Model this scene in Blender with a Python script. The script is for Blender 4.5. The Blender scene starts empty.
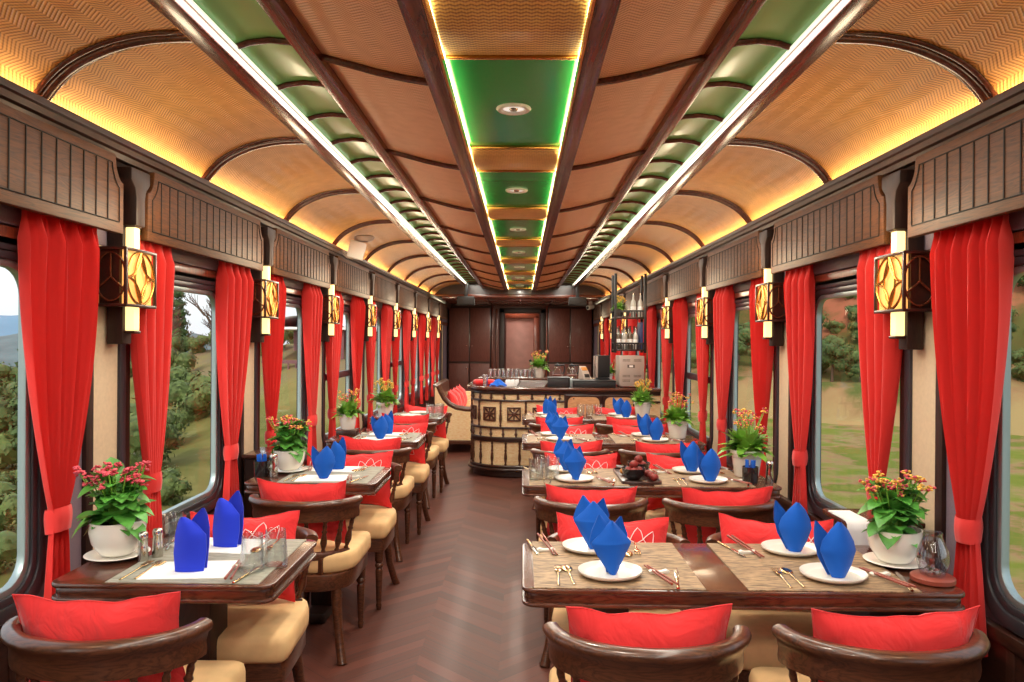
SKY_HAZE = .85; SKY_WHITE = (2.1, 2.2, 2.3, 1); SKY_STR = .5
SUN_STR = 1.9
BAND_W = 115; SPOT_W = 13; REAR_W = 36; WLAMP_W = 4.0
LED_E = 1.0; LEDC_E = 11.0; COVE_E = 72.0; TUBE_E = 1.5; SHADE_E = .8
EXPO = 0.12
import bpy, bmesh, math, random
from mathutils import Matrix, Vector, noise
random.seed(7)
PI = math.pi
SC = bpy.context.scene
COL = SC.collection
XC = -0.04                 # centre line of the coach
EYE = 1.5
P = 1.58                   # bay pitch
PIL = 3.0                  # first pillar in view
YB, YV, YE = -2.6, 13.4, 17.0   # coach end behind the camera, end of the vault, end wall

# ------------------------------------------------------------------ materials
def rgb(h):
    def f(c):
        c /= 255.0
        return c / 12.92 if c <= 0.04045 else ((c + 0.055) / 1.055) ** 2.4
    return (f(h[0]), f(h[1]), f(h[2]), 1.0)

def newmat(name):
    m = bpy.data.materials.new(name); m.use_nodes = True
    nt = m.node_tree
    b = nt.nodes['Principled BSDF']
    return m, nt, b

def N(nt, t, **k):
    n = nt.nodes.new(t)
    for a, v in k.items(): setattr(n, a, v)
    return n

def L(nt, a, b): nt.links.new(a, b)

def mth(nt, op, a, b=None, c=None):
    n = N(nt, 'ShaderNodeMath', operation=op)
    for i, x in enumerate((a, b, c)):
        if x is None: continue
        if isinstance(x, (int, float)): n.inputs[i].default_value = x
        else: L(nt, x, n.inputs[i])
    return n.outputs[0]

def ramp(nt, fac, stops):
    r = N(nt, 'ShaderNodeValToRGB')
    e = r.color_ramp.elements
    while len(e) < len(stops): e.new(0.5)
    for i, (p, c) in enumerate(stops):
        e[i].position = p; e[i].color = c
    L(nt, fac, r.inputs[0])
    return r.outputs[0]

def bump(nt, b, h, strength=0.3, dist=0.01):
    n = N(nt, 'ShaderNodeBump'); n.inputs['Strength'].default_value = strength; n.inputs['Distance'].default_value = dist
    L(nt, h, n.inputs['Height']); L(nt, n.outputs[0], b.inputs['Normal'])

def plain(name, col, rough=0.5, metal=0.0, var=0.0, scale=20, bmp=0.0, coat=0.0, spec=0.5):
    m, nt, b = newmat(name)
    c = rgb(col)
    b.inputs['Base Color'].default_value = c
    b.inputs['Roughness'].default_value = rough; b.inputs['Metallic'].default_value = metal
    b.inputs['Coat Weight'].default_value = coat; b.inputs['Coat Roughness'].default_value = 0.08
    b.inputs['Specular IOR Level'].default_value = spec
    if var or bmp:
        tc = N(nt, 'ShaderNodeTexCoord'); nz = N(nt, 'ShaderNodeTexNoise')
        nz.inputs['Scale'].default_value = scale; nz.inputs['Detail'].default_value = 4
        L(nt, tc.outputs['Object'], nz.inputs['Vector'])
        if var:
            lo = tuple(x * (1 - var) for x in c[:3]) + (1,); hi = tuple(min(1, x * (1 + var)) for x in c[:3]) + (1,)
            L(nt, ramp(nt, nz.outputs[0], [(0.3, lo), (0.7, hi)]), b.inputs['Base Color'])
        if bmp: bump(nt, b, nz.outputs[0], bmp, 0.004)
    return m

def wood(name, dark, light, rough=0.3, scale=(3, 3, 30), coat=0.3, swirl=0.5):
    """grain stretched along the axis whose scale is small"""
    m, nt, b = newmat(name)
    tc = N(nt, 'ShaderNodeTexCoord'); mp = N(nt, 'ShaderNodeMapping'); mp.inputs['Scale'].default_value = scale
    L(nt, tc.outputs['Object'], mp.inputs['Vector'])
    nz = N(nt, 'ShaderNodeTexNoise'); nz.inputs['Scale'].default_value = 1.0; nz.inputs['Detail'].default_value = 6; nz.inputs['Distortion'].default_value = swirl
    L(nt, mp.outputs[0], nz.inputs['Vector'])
    mp2 = N(nt, 'ShaderNodeMapping'); mp2.inputs['Scale'].default_value = tuple(k*5 for k in scale); L(nt, tc.outputs['Object'], mp2.inputs['Vector'])
    n2 = N(nt, 'ShaderNodeTexNoise'); n2.inputs['Scale'].default_value = 1.0; n2.inputs['Detail'].default_value = 3; n2.inputs['Distortion'].default_value = .4
    L(nt, mp2.outputs[0], n2.inputs['Vector'])
    rg = mth(nt, 'ABSOLUTE', mth(nt, 'SINE', mth(nt, 'MULTIPLY', nz.outputs[0], 26.0)))
    s2 = mth(nt, 'ADD', mth(nt, 'MULTIPLY', rg, 0.28), mth(nt, 'ADD', mth(nt, 'MULTIPLY', n2.outputs[0], 0.4), mth(nt, 'MULTIPLY', nz.outputs[0], 0.3)))
    L(nt, ramp(nt, s2, [(0.22, rgb(dark)), (0.78, rgb(light))]), b.inputs['Base Color'])
    b.inputs['Roughness'].default_value = rough
    b.inputs['Coat Weight'].default_value = coat; b.inputs['Coat Roughness'].default_value = 0.12
    bump(nt, b, s2, 0.05, 0.001)
    return m

def chevron(name, lo, hi, W, H, rise, rough=0.5, uv=True, bmp=0.5, coat=0.0, plank=False, off=0.0, spec=0.5):
    """zigzag weave or chevron planks; pattern coordinates in metres"""
    m, nt, b = newmat(name)
    tc = N(nt, 'ShaderNodeTexCoord'); sp = N(nt, 'ShaderNodeSeparateXYZ')
    L(nt, tc.outputs['UV' if uv else 'Object'], sp.inputs[0])
    u, v = sp.outputs[0], sp.outputs[1]
    b.inputs['Specular IOR Level'].default_value = spec
    cu = mth(nt, 'DIVIDE', mth(nt, 'ADD', u, off), W)
    tri = mth(nt, 'ABSOLUTE', mth(nt, 'SUBTRACT', mth(nt, 'FRACT', cu), 0.5))
    s = mth(nt, 'ADD', mth(nt, 'DIVIDE', v, H), mth(nt, 'MULTIPLY', tri, 2 * rise / H))
    fr = mth(nt, 'FRACT', s)
    if plank:
        idx = mth(nt, 'FLOOR', s); half = mth(nt, 'FLOOR', mth(nt, 'MULTIPLY', cu, 2.0))
        cb = N(nt, 'ShaderNodeCombineXYZ'); L(nt, idx, cb.inputs[0]); L(nt, half, cb.inputs[1])
        wn = N(nt, 'ShaderNodeTexWhiteNoise'); L(nt, cb.outputs[0], wn.inputs[0])
        cb2 = N(nt, 'ShaderNodeCombineXYZ'); L(nt, mth(nt, 'MULTIPLY', s, 6.0), cb2.inputs[0]); L(nt, mth(nt, 'MULTIPLY', u, 3.0), cb2.inputs[1]); L(nt, half, cb2.inputs[2])
        nz = N(nt, 'ShaderNodeTexNoise'); nz.inputs['Scale'].default_value = 1.0; nz.inputs['Detail'].default_value = 5
        L(nt, cb2.outputs[0], nz.inputs['Vector'])
        t = mth(nt, 'ADD', mth(nt, 'MULTIPLY', wn.outputs[0], 0.3), mth(nt, 'MULTIPLY', nz.outputs[0], 0.66))
        g = mth(nt, 'MULTIPLY', mth(nt, 'GREATER_THAN', fr, 0.03), 1.0)
        t = mth(nt, 'MULTIPLY', t, mth(nt, 'ADD', mth(nt, 'MULTIPLY', g, 0.6), 0.4))
        L(nt, ramp(nt, t, [(0.12, rgb(lo)), (0.85, rgb(hi))]), b.inputs['Base Color'])
        bump(nt, b, g, 0.25, 0.002)
        rr = mth(nt, 'ADD', mth(nt, 'MULTIPLY', nz.outputs[0], 0.25), rough - 0.12)
        L(nt, rr, b.inputs['Roughness'])
    else:
        st = mth(nt, 'SINE', mth(nt, 'MULTIPLY', fr, PI))
        wv = mth(nt, 'SINE', mth(nt, 'MULTIPLY', u, 2 * PI / 0.0085))
        nz = N(nt, 'ShaderNodeTexNoise'); nz.inputs['Scale'].default_value = 14; nz.inputs['Detail'].default_value = 3
        L(nt, tc.outputs['UV' if uv else 'Object'], nz.inputs['Vector'])
        t = mth(nt, 'ADD', mth(nt, 'MULTIPLY', st, 0.62), mth(nt, 'ADD', mth(nt, 'MULTIPLY', wv, 0.07), mth(nt, 'MULTIPLY', nz.outputs[0], 0.38)))
        L(nt, ramp(nt, t, [(0.2, rgb(lo)), (0.8, rgb(hi))]), b.inputs['Base Color'])
        bump(nt, b, st, bmp, 0.004)
        b.inputs['Roughness'].default_value = rough
    b.inputs['Coat Weight'].default_value = coat; b.inputs['Coat Roughness'].default_value = 0.15
    return m

def cane(name, lo, hi, sc=500):
    """fine cross-woven cane / placemat"""
    m, nt, b = newmat(name)
    tc = N(nt, 'ShaderNodeTexCoord'); sp = N(nt, 'ShaderNodeSeparateXYZ'); L(nt, tc.outputs['Object'], sp.inputs[0])
    a = mth(nt, 'SINE', mth(nt, 'MULTIPLY', sp.outputs[0], sc)); c = mth(nt, 'SINE', mth(nt, 'MULTIPLY', mth(nt, 'ADD', sp.outputs[1], sp.outputs[2]), sc * 1.7))
    nz = N(nt, 'ShaderNodeTexNoise'); nz.inputs['Scale'].default_value = 1; nz.inputs['Detail'].default_value = 4
    mp = N(nt, 'ShaderNodeMapping'); mp.inputs['Scale'].default_value = (26, 130, 130); L(nt, tc.outputs['Object'], mp.inputs[0]); L(nt, mp.outputs[0], nz.inputs['Vector'])
    t = mth(nt, 'ADD', mth(nt, 'MULTIPLY', mth(nt, 'MULTIPLY', a, c), 0.10), mth(nt, 'MULTIPLY', nz.outputs[0], 1.0))
    L(nt, ramp(nt, t, [(0.25, rgb(lo)), (0.72, rgb(hi))]), b.inputs['Base Color'])
    b.inputs['Roughness'].default_value = 0.6
    bump(nt, b, t, 0.3, 0.002)
    return m

def emit(name, col, s):
    m, nt, b = newmat(name)
    b.inputs['Base Color'].default_value = rgb(col)
    b.inputs['Emission Color'].default_value = rgb(col); b.inputs['Emission Strength'].default_value = s
    b.inputs['Roughness'].default_value = 0.5
    return m

def fabric(name, col, transl=0.0, bmp=0.15, sc=400, rough=0.85, sheen=0.3, wrinkle=0):
    m, nt, b = newmat(name)
    b.inputs['Base Color'].default_value = rgb(col); b.inputs['Roughness'].default_value = rough
    b.inputs['Sheen Weight'].default_value = sheen; b.inputs['Specular IOR Level'].default_value = 0.2
    tc = N(nt, 'ShaderNodeTexCoord'); nz = N(nt, 'ShaderNodeTexNoise'); nz.inputs['Scale'].default_value = sc; nz.inputs['Detail'].default_value = 2
    L(nt, tc.outputs['Object'], nz.inputs['Vector']); bump(nt, b, nz.outputs[0], bmp, 0.002)
    if wrinkle:
        n3 = N(nt, 'ShaderNodeTexNoise'); n3.inputs['Scale'].default_value = 9; n3.inputs['Detail'].default_value = 3; n3.inputs['Distortion'].default_value = 1.2
        L(nt, tc.outputs['Object'], n3.inputs['Vector']); bump(nt, b, n3.outputs[0], wrinkle, 0.03)
    if transl:
        tr = N(nt, 'ShaderNodeBsdfTranslucent'); tr.inputs[0].default_value = rgb(col)
        mx = N(nt, 'ShaderNodeMixShader'); mx.inputs[0].default_value = transl
        out = nt.nodes['Material Output']
        L(nt, b.outputs[0], mx.inputs[1]); L(nt, tr.outputs[0], mx.inputs[2]); L(nt, mx.outputs[0], out.inputs[0])
    return m

def glass(name, tint=(1, 1, 1), gl=0.12, rough=0.02, edge=0.6):
    """thin clear glass: see-through with a Fresnel reflection"""
    m, nt, b = newmat(name); nt.nodes.remove(b)
    out = nt.nodes['Material Output']
    tr = N(nt, 'ShaderNodeBsdfTransparent'); tr.inputs[0].default_value = (*tint, 1)
    g = N(nt, 'ShaderNodeBsdfGlossy'); g.inputs['Roughness'].default_value = rough
    lw = N(nt, 'ShaderNodeLayerWeight'); lw.inputs[0].default_value = 0.35
    f = mth(nt, 'ADD', mth(nt, 'MULTIPLY', lw.outputs['Facing'], edge), gl)
    mx = N(nt, 'ShaderNodeMixShader'); L(nt, f, mx.inputs[0]); L(nt, tr.outputs[0], mx.inputs[1]); L(nt, g.outputs[0], mx.inputs[2])
    L(nt, mx.outputs[0], out.inputs[0])
    return m

M = {}
M['floor'] = chevron('floor_chevron', (46, 22, 18), (116, 64, 51), 0.76, 0.10, 0.36, rough=0.5, uv=False, plank=True, coat=0.05, off=0.855, spec=0.35)
M['rattan'] = chevron('rattan_vault', (178, 116, 56), (250, 198, 120), 0.085, 0.017, 0.036, rough=0.45, bmp=0.35)
M['rattan2'] = chevron('rattan_inner', (196, 134, 96), (248, 198, 152), 0.085, 0.017, 0.036, rough=0.45, bmp=0.35)
M['rattan3'] = chevron('rattan_centre', (176, 106, 52), (255, 212, 130), 0.03, 0.02, 0.008, rough=0.42)
M['dwood'] = wood('dark_wood', (30, 14, 10), (64, 33, 23), 0.34, (26, 4, 26), 0.35)
M['dwoodz'] = wood('dark_wood_upright', (26, 12, 8), (52, 27, 18), 0.5, (24, 24, 3), 0.0)
M['chair'] = wood('chair_walnut', (44, 22, 14), (106, 62, 41), 0.3, (5, 22, 26), 0.35)
M['table'] = wood('table_walnut', (46, 22, 14), (104, 58, 38), 0.27, (4, 26, 26), 0.5)
M['pelmet'] = wood('pelmet_oak', (54, 27, 7), (106, 60, 20), 0.58, (30, 2.5, 26), 0.0, 0.8)
M['beam'] = wood('beam_wood', (70, 30, 21), (118, 58, 42), 0.26, (22, 1.2, 22), 0.4)
M['rib'] = wood('rib_wood', (60, 28, 18), (112, 60, 38), 0.25, (12, 30, 12), 0.4)
M['cabinet'] = wood('cabinet_wood', (84, 42, 33), (120, 66, 54), 0.45, (24, 24, 3), 0.05)
M['redwood'] = wood('red_wood', (92, 38, 24), (150, 72, 46), 0.35, (20, 20, 3), 0.3)
M['groove'] = plain('groove_black', (22, 13, 8), 0.7)
M['wallpurple'] = plain('wall_laminate', (122, 106, 118), 0.5, var=0.12, scale=220, bmp=0.25)
M['cream'] = plain('cream_panel', (214, 190, 158), 0.55, var=0.05, scale=60)
M['black'] = plain('matt_black', (26, 26, 29), 0.45)
M['wframe'] = plain('window_gasket', (58, 56, 62), 0.35, metal=0.3)
M['alu'] = plain('aluminium', (150, 166, 168), 0.35, metal=0.7)
M['steel'] = plain('steel', (196, 190, 182), 0.18, metal=1.0)
M['gold'] = plain('champagne_steel', (206, 176, 130), 0.16, metal=1.0)
M['green'] = plain('green_lacquer', (0, 158, 74), 0.16, coat=0.0, spec=.35)
M['bandglass'] = plain('green_band_glass', (136, 206, 128), 0.26, coat=0.15)
M['brass'] = plain('brass_trim', (196, 140, 70), 0.25, metal=0.9)
M['led'] = emit('led_white', (250, 255, 226), LED_E)
M['ledc'] = emit('led_cream', (255, 248, 190), LEDC_E)
M['cove'] = emit('led_cove', (255, 214, 154), COVE_E)
M['lampglow'] = emit('lamp_tube', (255, 222, 150), TUBE_E)
M['shade'] = emit('lamp_paper', (255, 190, 104), SHADE_E)
M['spot'] = emit('downlight_lens', (255, 250, 240), 0.7)
M['white'] = plain('white_enamel', (236, 234, 230), 0.35)
M['ceramic'] = plain('ceramic', (240, 236, 226), 0.18, coat=0.4)
M['paper'] = plain('paper', (240, 240, 240), 0.8)
M['curtain'] = fabric('red_curtain', (230, 58, 54), 0.32)
M['tie'] = fabric('red_tie', (232, 60, 58), 0.1)
M['pillow'] = fabric('red_pillow', (230, 52, 54), 0.0, 0.2, 500, wrinkle=.55)
M['piping'] = fabric('white_thread', (250, 225, 225), 0.0)
M['napkin'] = fabric('blue_napkin', (8, 84, 182), 0.0, 0.1, 700, 0.8, 0.2)
M['napkin2'] = fabric('royal_napkin', (34, 58, 208), 0.0, 0.1, 700, 0.8, 0.2)
M['suede'] = plain('tan_suede', (232, 192, 138), 0.75, var=0.14, scale=9, bmp=0.05)
M['mat'] = cane('bamboo_mat', (66, 52, 40), (186, 154, 118))
M['greymat'] = cane('grey_mat', (118, 116, 106), (166, 164, 150))
M['cane'] = cane('bar_cane', (236, 188, 128), (255, 234, 190), 700)
M['cane2'] = cane('bar_cane_warm', (206, 146, 98), (236, 184, 132), 700)
M['glass'] = glass('window_glass', (0.98, 0.99, 0.985), 0.008, 0.01, 0.05)
M['tumbler'] = glass('tumbler_glass', (0.95, 0.97, 0.97), 0.06, 0.03, 0.55)
M['smoke'] = glass('smoked_glass', (0.72, 0.7, 0.74), 0.12, 0.04, 0.6)
M['leaf'] = plain('leaf_green', (84, 150, 60), 0.4, var=0.35, scale=14)
M['leaf2'] = plain('leaf_bright', (122, 172, 66), 0.4, var=0.35, scale=14)
M['pink'] = plain('petal_pink', (212, 78, 92), 0.6, var=0.3, scale=40)
M['yellow'] = plain('petal_yellow', (226, 178, 78), 0.6, var=0.3, scale=40)
M['soil'] = plain('soil', (54, 36, 24), 0.9)
M['chop'] = plain('chopstick_wood', (142, 66, 50), 0.4)
M['blackglass'] = plain('dark_ceramic', (38, 34, 36), 0.2, coat=0.4)
M['redfruit'] = plain('red_fruit', (128, 36, 30), 0.55, var=0.3, scale=60, bmp=0.4)
M['orangefruit'] = plain('amber_fruit', (196, 128, 52), 0.5, var=0.3, scale=60)
M['grey'] = plain('taupe_metal', (176, 160, 150), 0.45)
M['vent'] = plain('vent_dark', (96, 84, 78), 0.6)
M['bottle'] = plain('bottle_glass', (92, 82, 66), 0.12, coat=0.5)
M['bottle2'] = plain('clear_bottle', (196, 196, 190), 0.1, coat=0.5)
M['bluebox'] = plain('blue_box', (46, 60, 110), 0.5)
M['bluecloth'] = fabric('blue_cloth', (16, 92, 196))
M['barglass'] = glass('bar_glass', (0.93, 0.95, 0.96), 0.3, 0.2, 0.5)
# ------------------------------------------------------------------ mesh builder
class MB:
    def __init__(s): s.v = []; s.f = []; s.uv = {}
    def add(s, vs, fs, uvs=None):
        o = len(s.v); s.v += [tuple(v) for v in vs]
        for i, f in enumerate(fs): s.f.append(tuple(o + k for k in f))
        if uvs:
            for i, u in enumerate(uvs): s.uv[o + i] = u
        return s
    def box(s, x0, x1, y0, y1, z0, z1):
        return s.add([(x0,y0,z0),(x1,y0,z0),(x1,y1,z0),(x0,y1,z0),(x0,y0,z1),(x1,y0,z1),(x1,y1,z1),(x0,y1,z1)],
              [(3,2,1,0),(4,5,6,7),(0,1,5,4),(1,2,6,5),(2,3,7,6),(3,0,4,7)])
    def obox(s, c, d, rot=None):
        R = rot or Matrix.Identity(3); c = Vector(c); x, y, z = (k / 2 for k in d)
        vs = [c + R @ Vector((a*x, b*y, e*z)) for e in (-1,1) for a, b in ((-1,-1),(1,-1),(1,1),(-1,1))]
        return s.add(vs, [(3,2,1,0),(4,5,6,7),(0,1,5,4),(1,2,6,5),(2,3,7,6),(3,0,4,7)])
    def grid(s, fn, nu, nv, uvf=None, closed_u=False, flip=False):
        vs, uv = [], []
        for j in range(nv + 1):
            for i in range(nu if closed_u else nu + 1):
                vs.append(fn(i / nu, j / nv))
                if uvf: uv.append(uvf(i / nu, j / nv))
        w = nu if closed_u else nu + 1
        fs = []
        for j in range(nv):
            for i in range(nu):
                i2 = (i + 1) % w
                q = (j*w+i, j*w+i2, (j+1)*w+i2, (j+1)*w+i)
                fs.append(q[::-1] if flip else q)
        return s.add(vs, fs, uv or None)
    def lathe(s, prof, seg=20, c=(0,0,0), ang=None, R=None, sx=1.0, sy=1.0, cap=True):
        c = Vector(c); vs = []; n = len(prof)
        for r, z in prof:
            for k in range(seg):
                a = 2*PI*k/seg
                p = Vector((r*math.cos(a)*sx, r*math.sin(a)*sy, z))
                if R: p = R @ p
                vs.append(c + p)
        fs = [(j*seg+k, j*seg+(k+1)%seg, (j+1)*seg+(k+1)%seg, (j+1)*seg+k) for j in range(n-1) for k in range(seg)]
        if cap: fs.append(tuple(range(seg))[::-1]); fs.append(tuple((n-1)*seg+k for k in range(seg)))
        return s.add(vs, fs)
    def tube(s, path, rad, seg=8, flat=1.0, closed=False):
        pts = [Vector(p) for p in path]; n = len(pts); vs = []
        rr = rad if isinstance(rad, (list, tuple)) else [rad]*n
        prevn = None
        for i, p in enumerate(pts):
            if closed: t = pts[(i+1) % n] - pts[i-1]
            else: t = pts[min(i+1, n-1)] - pts[max(i-1, 0)]
            t.normalize()
            up = Vector((0,0,1)) if abs(t.z) < 0.95 else Vector((0,1,0))
            if prevn is None: nn = t.cross(up).normalized()
            else:
                nn = prevn - t * prevn.dot(t)
                nn = nn.normalized() if nn.length > 1e-6 else t.cross(up).normalized()
            prevn = nn; bb = t.cross(nn)
            for k in range(seg):
                a = 2*PI*k/seg
                vs.append(p + (nn*math.cos(a) + bb*math.sin(a)*flat)*rr[i])
        m = n if closed else n-1
        fs = [(j*seg+k, j*seg+(k+1)%seg, ((j+1)%n)*seg+(k+1)%seg, ((j+1)%n)*seg+k) for j in range(m) for k in range(seg)]
        if not closed: fs.append(tuple(range(seg))[::-1]); fs.append(tuple((n-1)*seg+k for k in range(seg)))
        return s.add(vs, fs)
    def prism(s, poly, plane, a, b):
        """poly: 2-D outline; plane 'xy' 'xz' 'yz'; extruded from a to b along the remaining axis"""
        def pt(p, h):
            return {'xy': (p[0], p[1], h), 'xz': (p[0], h, p[1]), 'yz': (h, p[0], p[1])}[plane]
        n = len(poly)
        vs = [pt(p, a) for p in poly] + [pt(p, b) for p in poly]
        fs = [tuple(range(n))[::-1], tuple(range(n, 2*n))] + [(i, (i+1)%n, n+(i+1)%n, n+i) for i in range(n)]
        return s.add(vs, fs)
    def ring(s, outer, inner, plane, a, b):
        def pt(p, h):
            return {'xy': (p[0], p[1], h), 'xz': (p[0], h, p[1]), 'yz': (h, p[0], p[1])}[plane]
        n = len(outer)
        vs = [pt(p, h) for h in (a, b) for q in (outer, inner) for p in q]
        fs = []
        for i in range(n):
            k = (i+1) % n
            fs += [(i, k, n+k, n+i), (2*n+i, 3*n+i, 3*n+k, 2*n+k), (i, 2*n+i, 2*n+k, k), (n+i, n+k, 3*n+k, 3*n+i)]
        return s.add(vs, fs)
    def sweep(s, path, prof, closed=False):
        """prof (n, z) swept along a horizontal path; n points to the path's right-hand side"""
        pts = [Vector(p) for p in path]; n = len(pts); m = len(prof); vs = []
        for i, p in enumerate(pts):
            t = (pts[(i+1) % n] - pts[i-1]) if closed else (pts[min(i+1, n-1)] - pts[max(i-1, 0)])
            t.z = 0; t.normalize(); nn = Vector((t.y, -t.x, 0))
            for a, z in prof: vs.append(p + nn*a + Vector((0,0,z)))
        q = n if closed else n-1
        fs = [(j*m+k, ((j+1)%n)*m+k, ((j+1)%n)*m+(k+1)%m, j*m+(k+1)%m) for j in range(q) for k in range(m)]
        if not closed: fs.append(tuple(range(m))); fs.append(tuple((n-1)*m+k for k in range(m))[::-1])
        return s.add(vs, fs)
    def ico(s, c, r, sub=1, squash=1.0, jit=0.0, seed=0):
        bm = bmesh.new(); bmesh.ops.create_icosphere(bm, subdivisions=sub, radius=1.0)
        vs = []
        for v in bm.verts:
            d = 1 + jit * noise.noise(v.co * 2.3 + Vector((seed*7.1, seed*3.3, 0)))
            vs.append(Vector(c) + Vector((v.co.x*r*d, v.co.y*r*d, v.co.z*r*d*squash)))
        bm.verts.index_update()
        fs = [tuple(v.index for v in f.verts) for f in bm.faces]; bm.free()
        return s.add(vs, fs)
    def xform(s, mat):
        s.v = [tuple(mat @ Vector(v)) for v in s.v]; return s
    def build(s, name, mat, parent=None, bevel=0.0, smooth=35, seg=2, recalc=True):
        me = bpy.data.meshes.new(name)
        bm = bmesh.new()
        vs = [bm.verts.new(v) for v in s.v]
        uvl = bm.loops.layers.uv.new('UVMap') if s.uv else None
        for f in s.f:
            if len(set(f)) < 3: continue
            try: fc = bm.faces.new([vs[i] for i in f])
            except ValueError: continue
            if uvl:
                for lp, i in zip(fc.loops, f): lp[uvl].uv = s.uv.get(i, (0, 0))
        if recalc: bmesh.ops.recalc_face_normals(bm, faces=bm.faces)
        if bevel:
            ed = [e for e in bm.edges if len(e.link_faces) == 2 and e.calc_face_angle(0) > 0.7]
            bmesh.ops.bevel(bm, geom=ed, offset=bevel, segments=seg, affect='EDGES', profile=0.5, clamp_overlap=True)
        bm.to_mesh(me); bm.free()
        if smooth:
            me.shade_smooth(); me.set_sharp_from_angle(angle=math.radians(smooth))
        me.materials.append(M[mat] if isinstance(mat, str) else mat)
        o = bpy.data.objects.new(name, me); COL.objects.link(o)
        if parent: o.parent = parent
        return o

def tag(o, label=None, cat=None, group=None, kind=None):
    if label: o['label'] = label
    if cat: o['category'] = cat
    if group: o['group'] = group
    if kind: o['kind'] = kind
    return o

def thing(name, label, cat, loc=(0,0,0), rz=0, group=None):
    o = bpy.data.objects.new(name, None); COL.objects.link(o); o.empty_display_size = 0.05
    o.location = loc; o.rotation_euler = (0,0,rz)
    return tag(o, label, cat, group)

def struct(o, label=None):
    o['kind'] = 'structure'
    if label: o['label'] = label
    return o

def kids(o): return [c for c in KID.get(o.name, [])]
KID = {}
def index_children(o):
    KID[o.name] = [c for c in bpy.data.objects if c.parent == o]
    for c in KID[o.name]: index_children(c)

class Proto:
    """first use moves the thing itself, later uses copy it with its parts and their sub-parts"""
    def __init__(s, root): s.root = root; s.used = False; index_children(root)
    def place(s, label, cat, loc, rz=0, group=None, scale=None, rot=None):
        if not s.used: o = s.root; s.used = True
        else: o = s.copy(s.root, None)
        o.location = loc; o.rotation_euler = rot or (0,0,rz)
        if scale: o.scale = scale if isinstance(scale, tuple) else (scale,)*3
        for k in ('label','category','group'):
            if k in o: del o[k]
        return tag(o, label, cat, group)
    def copy(s, o, par):
        c = o.copy(); COL.objects.link(c)
        if par: c.parent = par
        for ch in KID.get(o.name, []): s.copy(ch, c)
        return c

def rrect(y0, y1, z0, z1, r, n=6):
    pts = []
    for cy, cz, a0 in ((y1-r, z0+r, -90), (y1-r, z1-r, 0), (y0+r, z1-r, 90), (y0+r, z0+r, 180)):
        for k in range(n+1):
            a = math.radians(a0 + 90*k/n); pts.append((cy + r*math.cos(a), cz + r*math.sin(a)))
    return pts

def X(side, half):            # side -1 lake side, +1 meadow side; half = distance from the centre line
    return XC + side*half
SIDE = {-1: 'lake-side', 1: 'meadow-side'}
ORD = ['first', 'second', 'third', 'fourth', 'fifth', 'sixth', 'seventh', 'eighth', 'ninth', 'tenth']
# ------------------------------------------------------------------ the coach shell
_t = [0]
def trim(mb, mat, bevel=0.0, label=None, smooth=35):
    _t[0] += 1
    return struct(mb.build('trim_%d' % _t[0], mat, None, bevel, smooth), label)

def swap(side, a, b):         # x range for a pair of half-distances
    x0, x1 = X(side, a), X(side, b)
    return (min(x0, x1), max(x0, x1))

struct(MB().box(XC-1.78, XC+1.78, YB-0.1, YE+2.0, -0.12, 0).build('floor', 'floor', smooth=0), 'dark reddish wooden floor laid in a chevron pattern')

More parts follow.
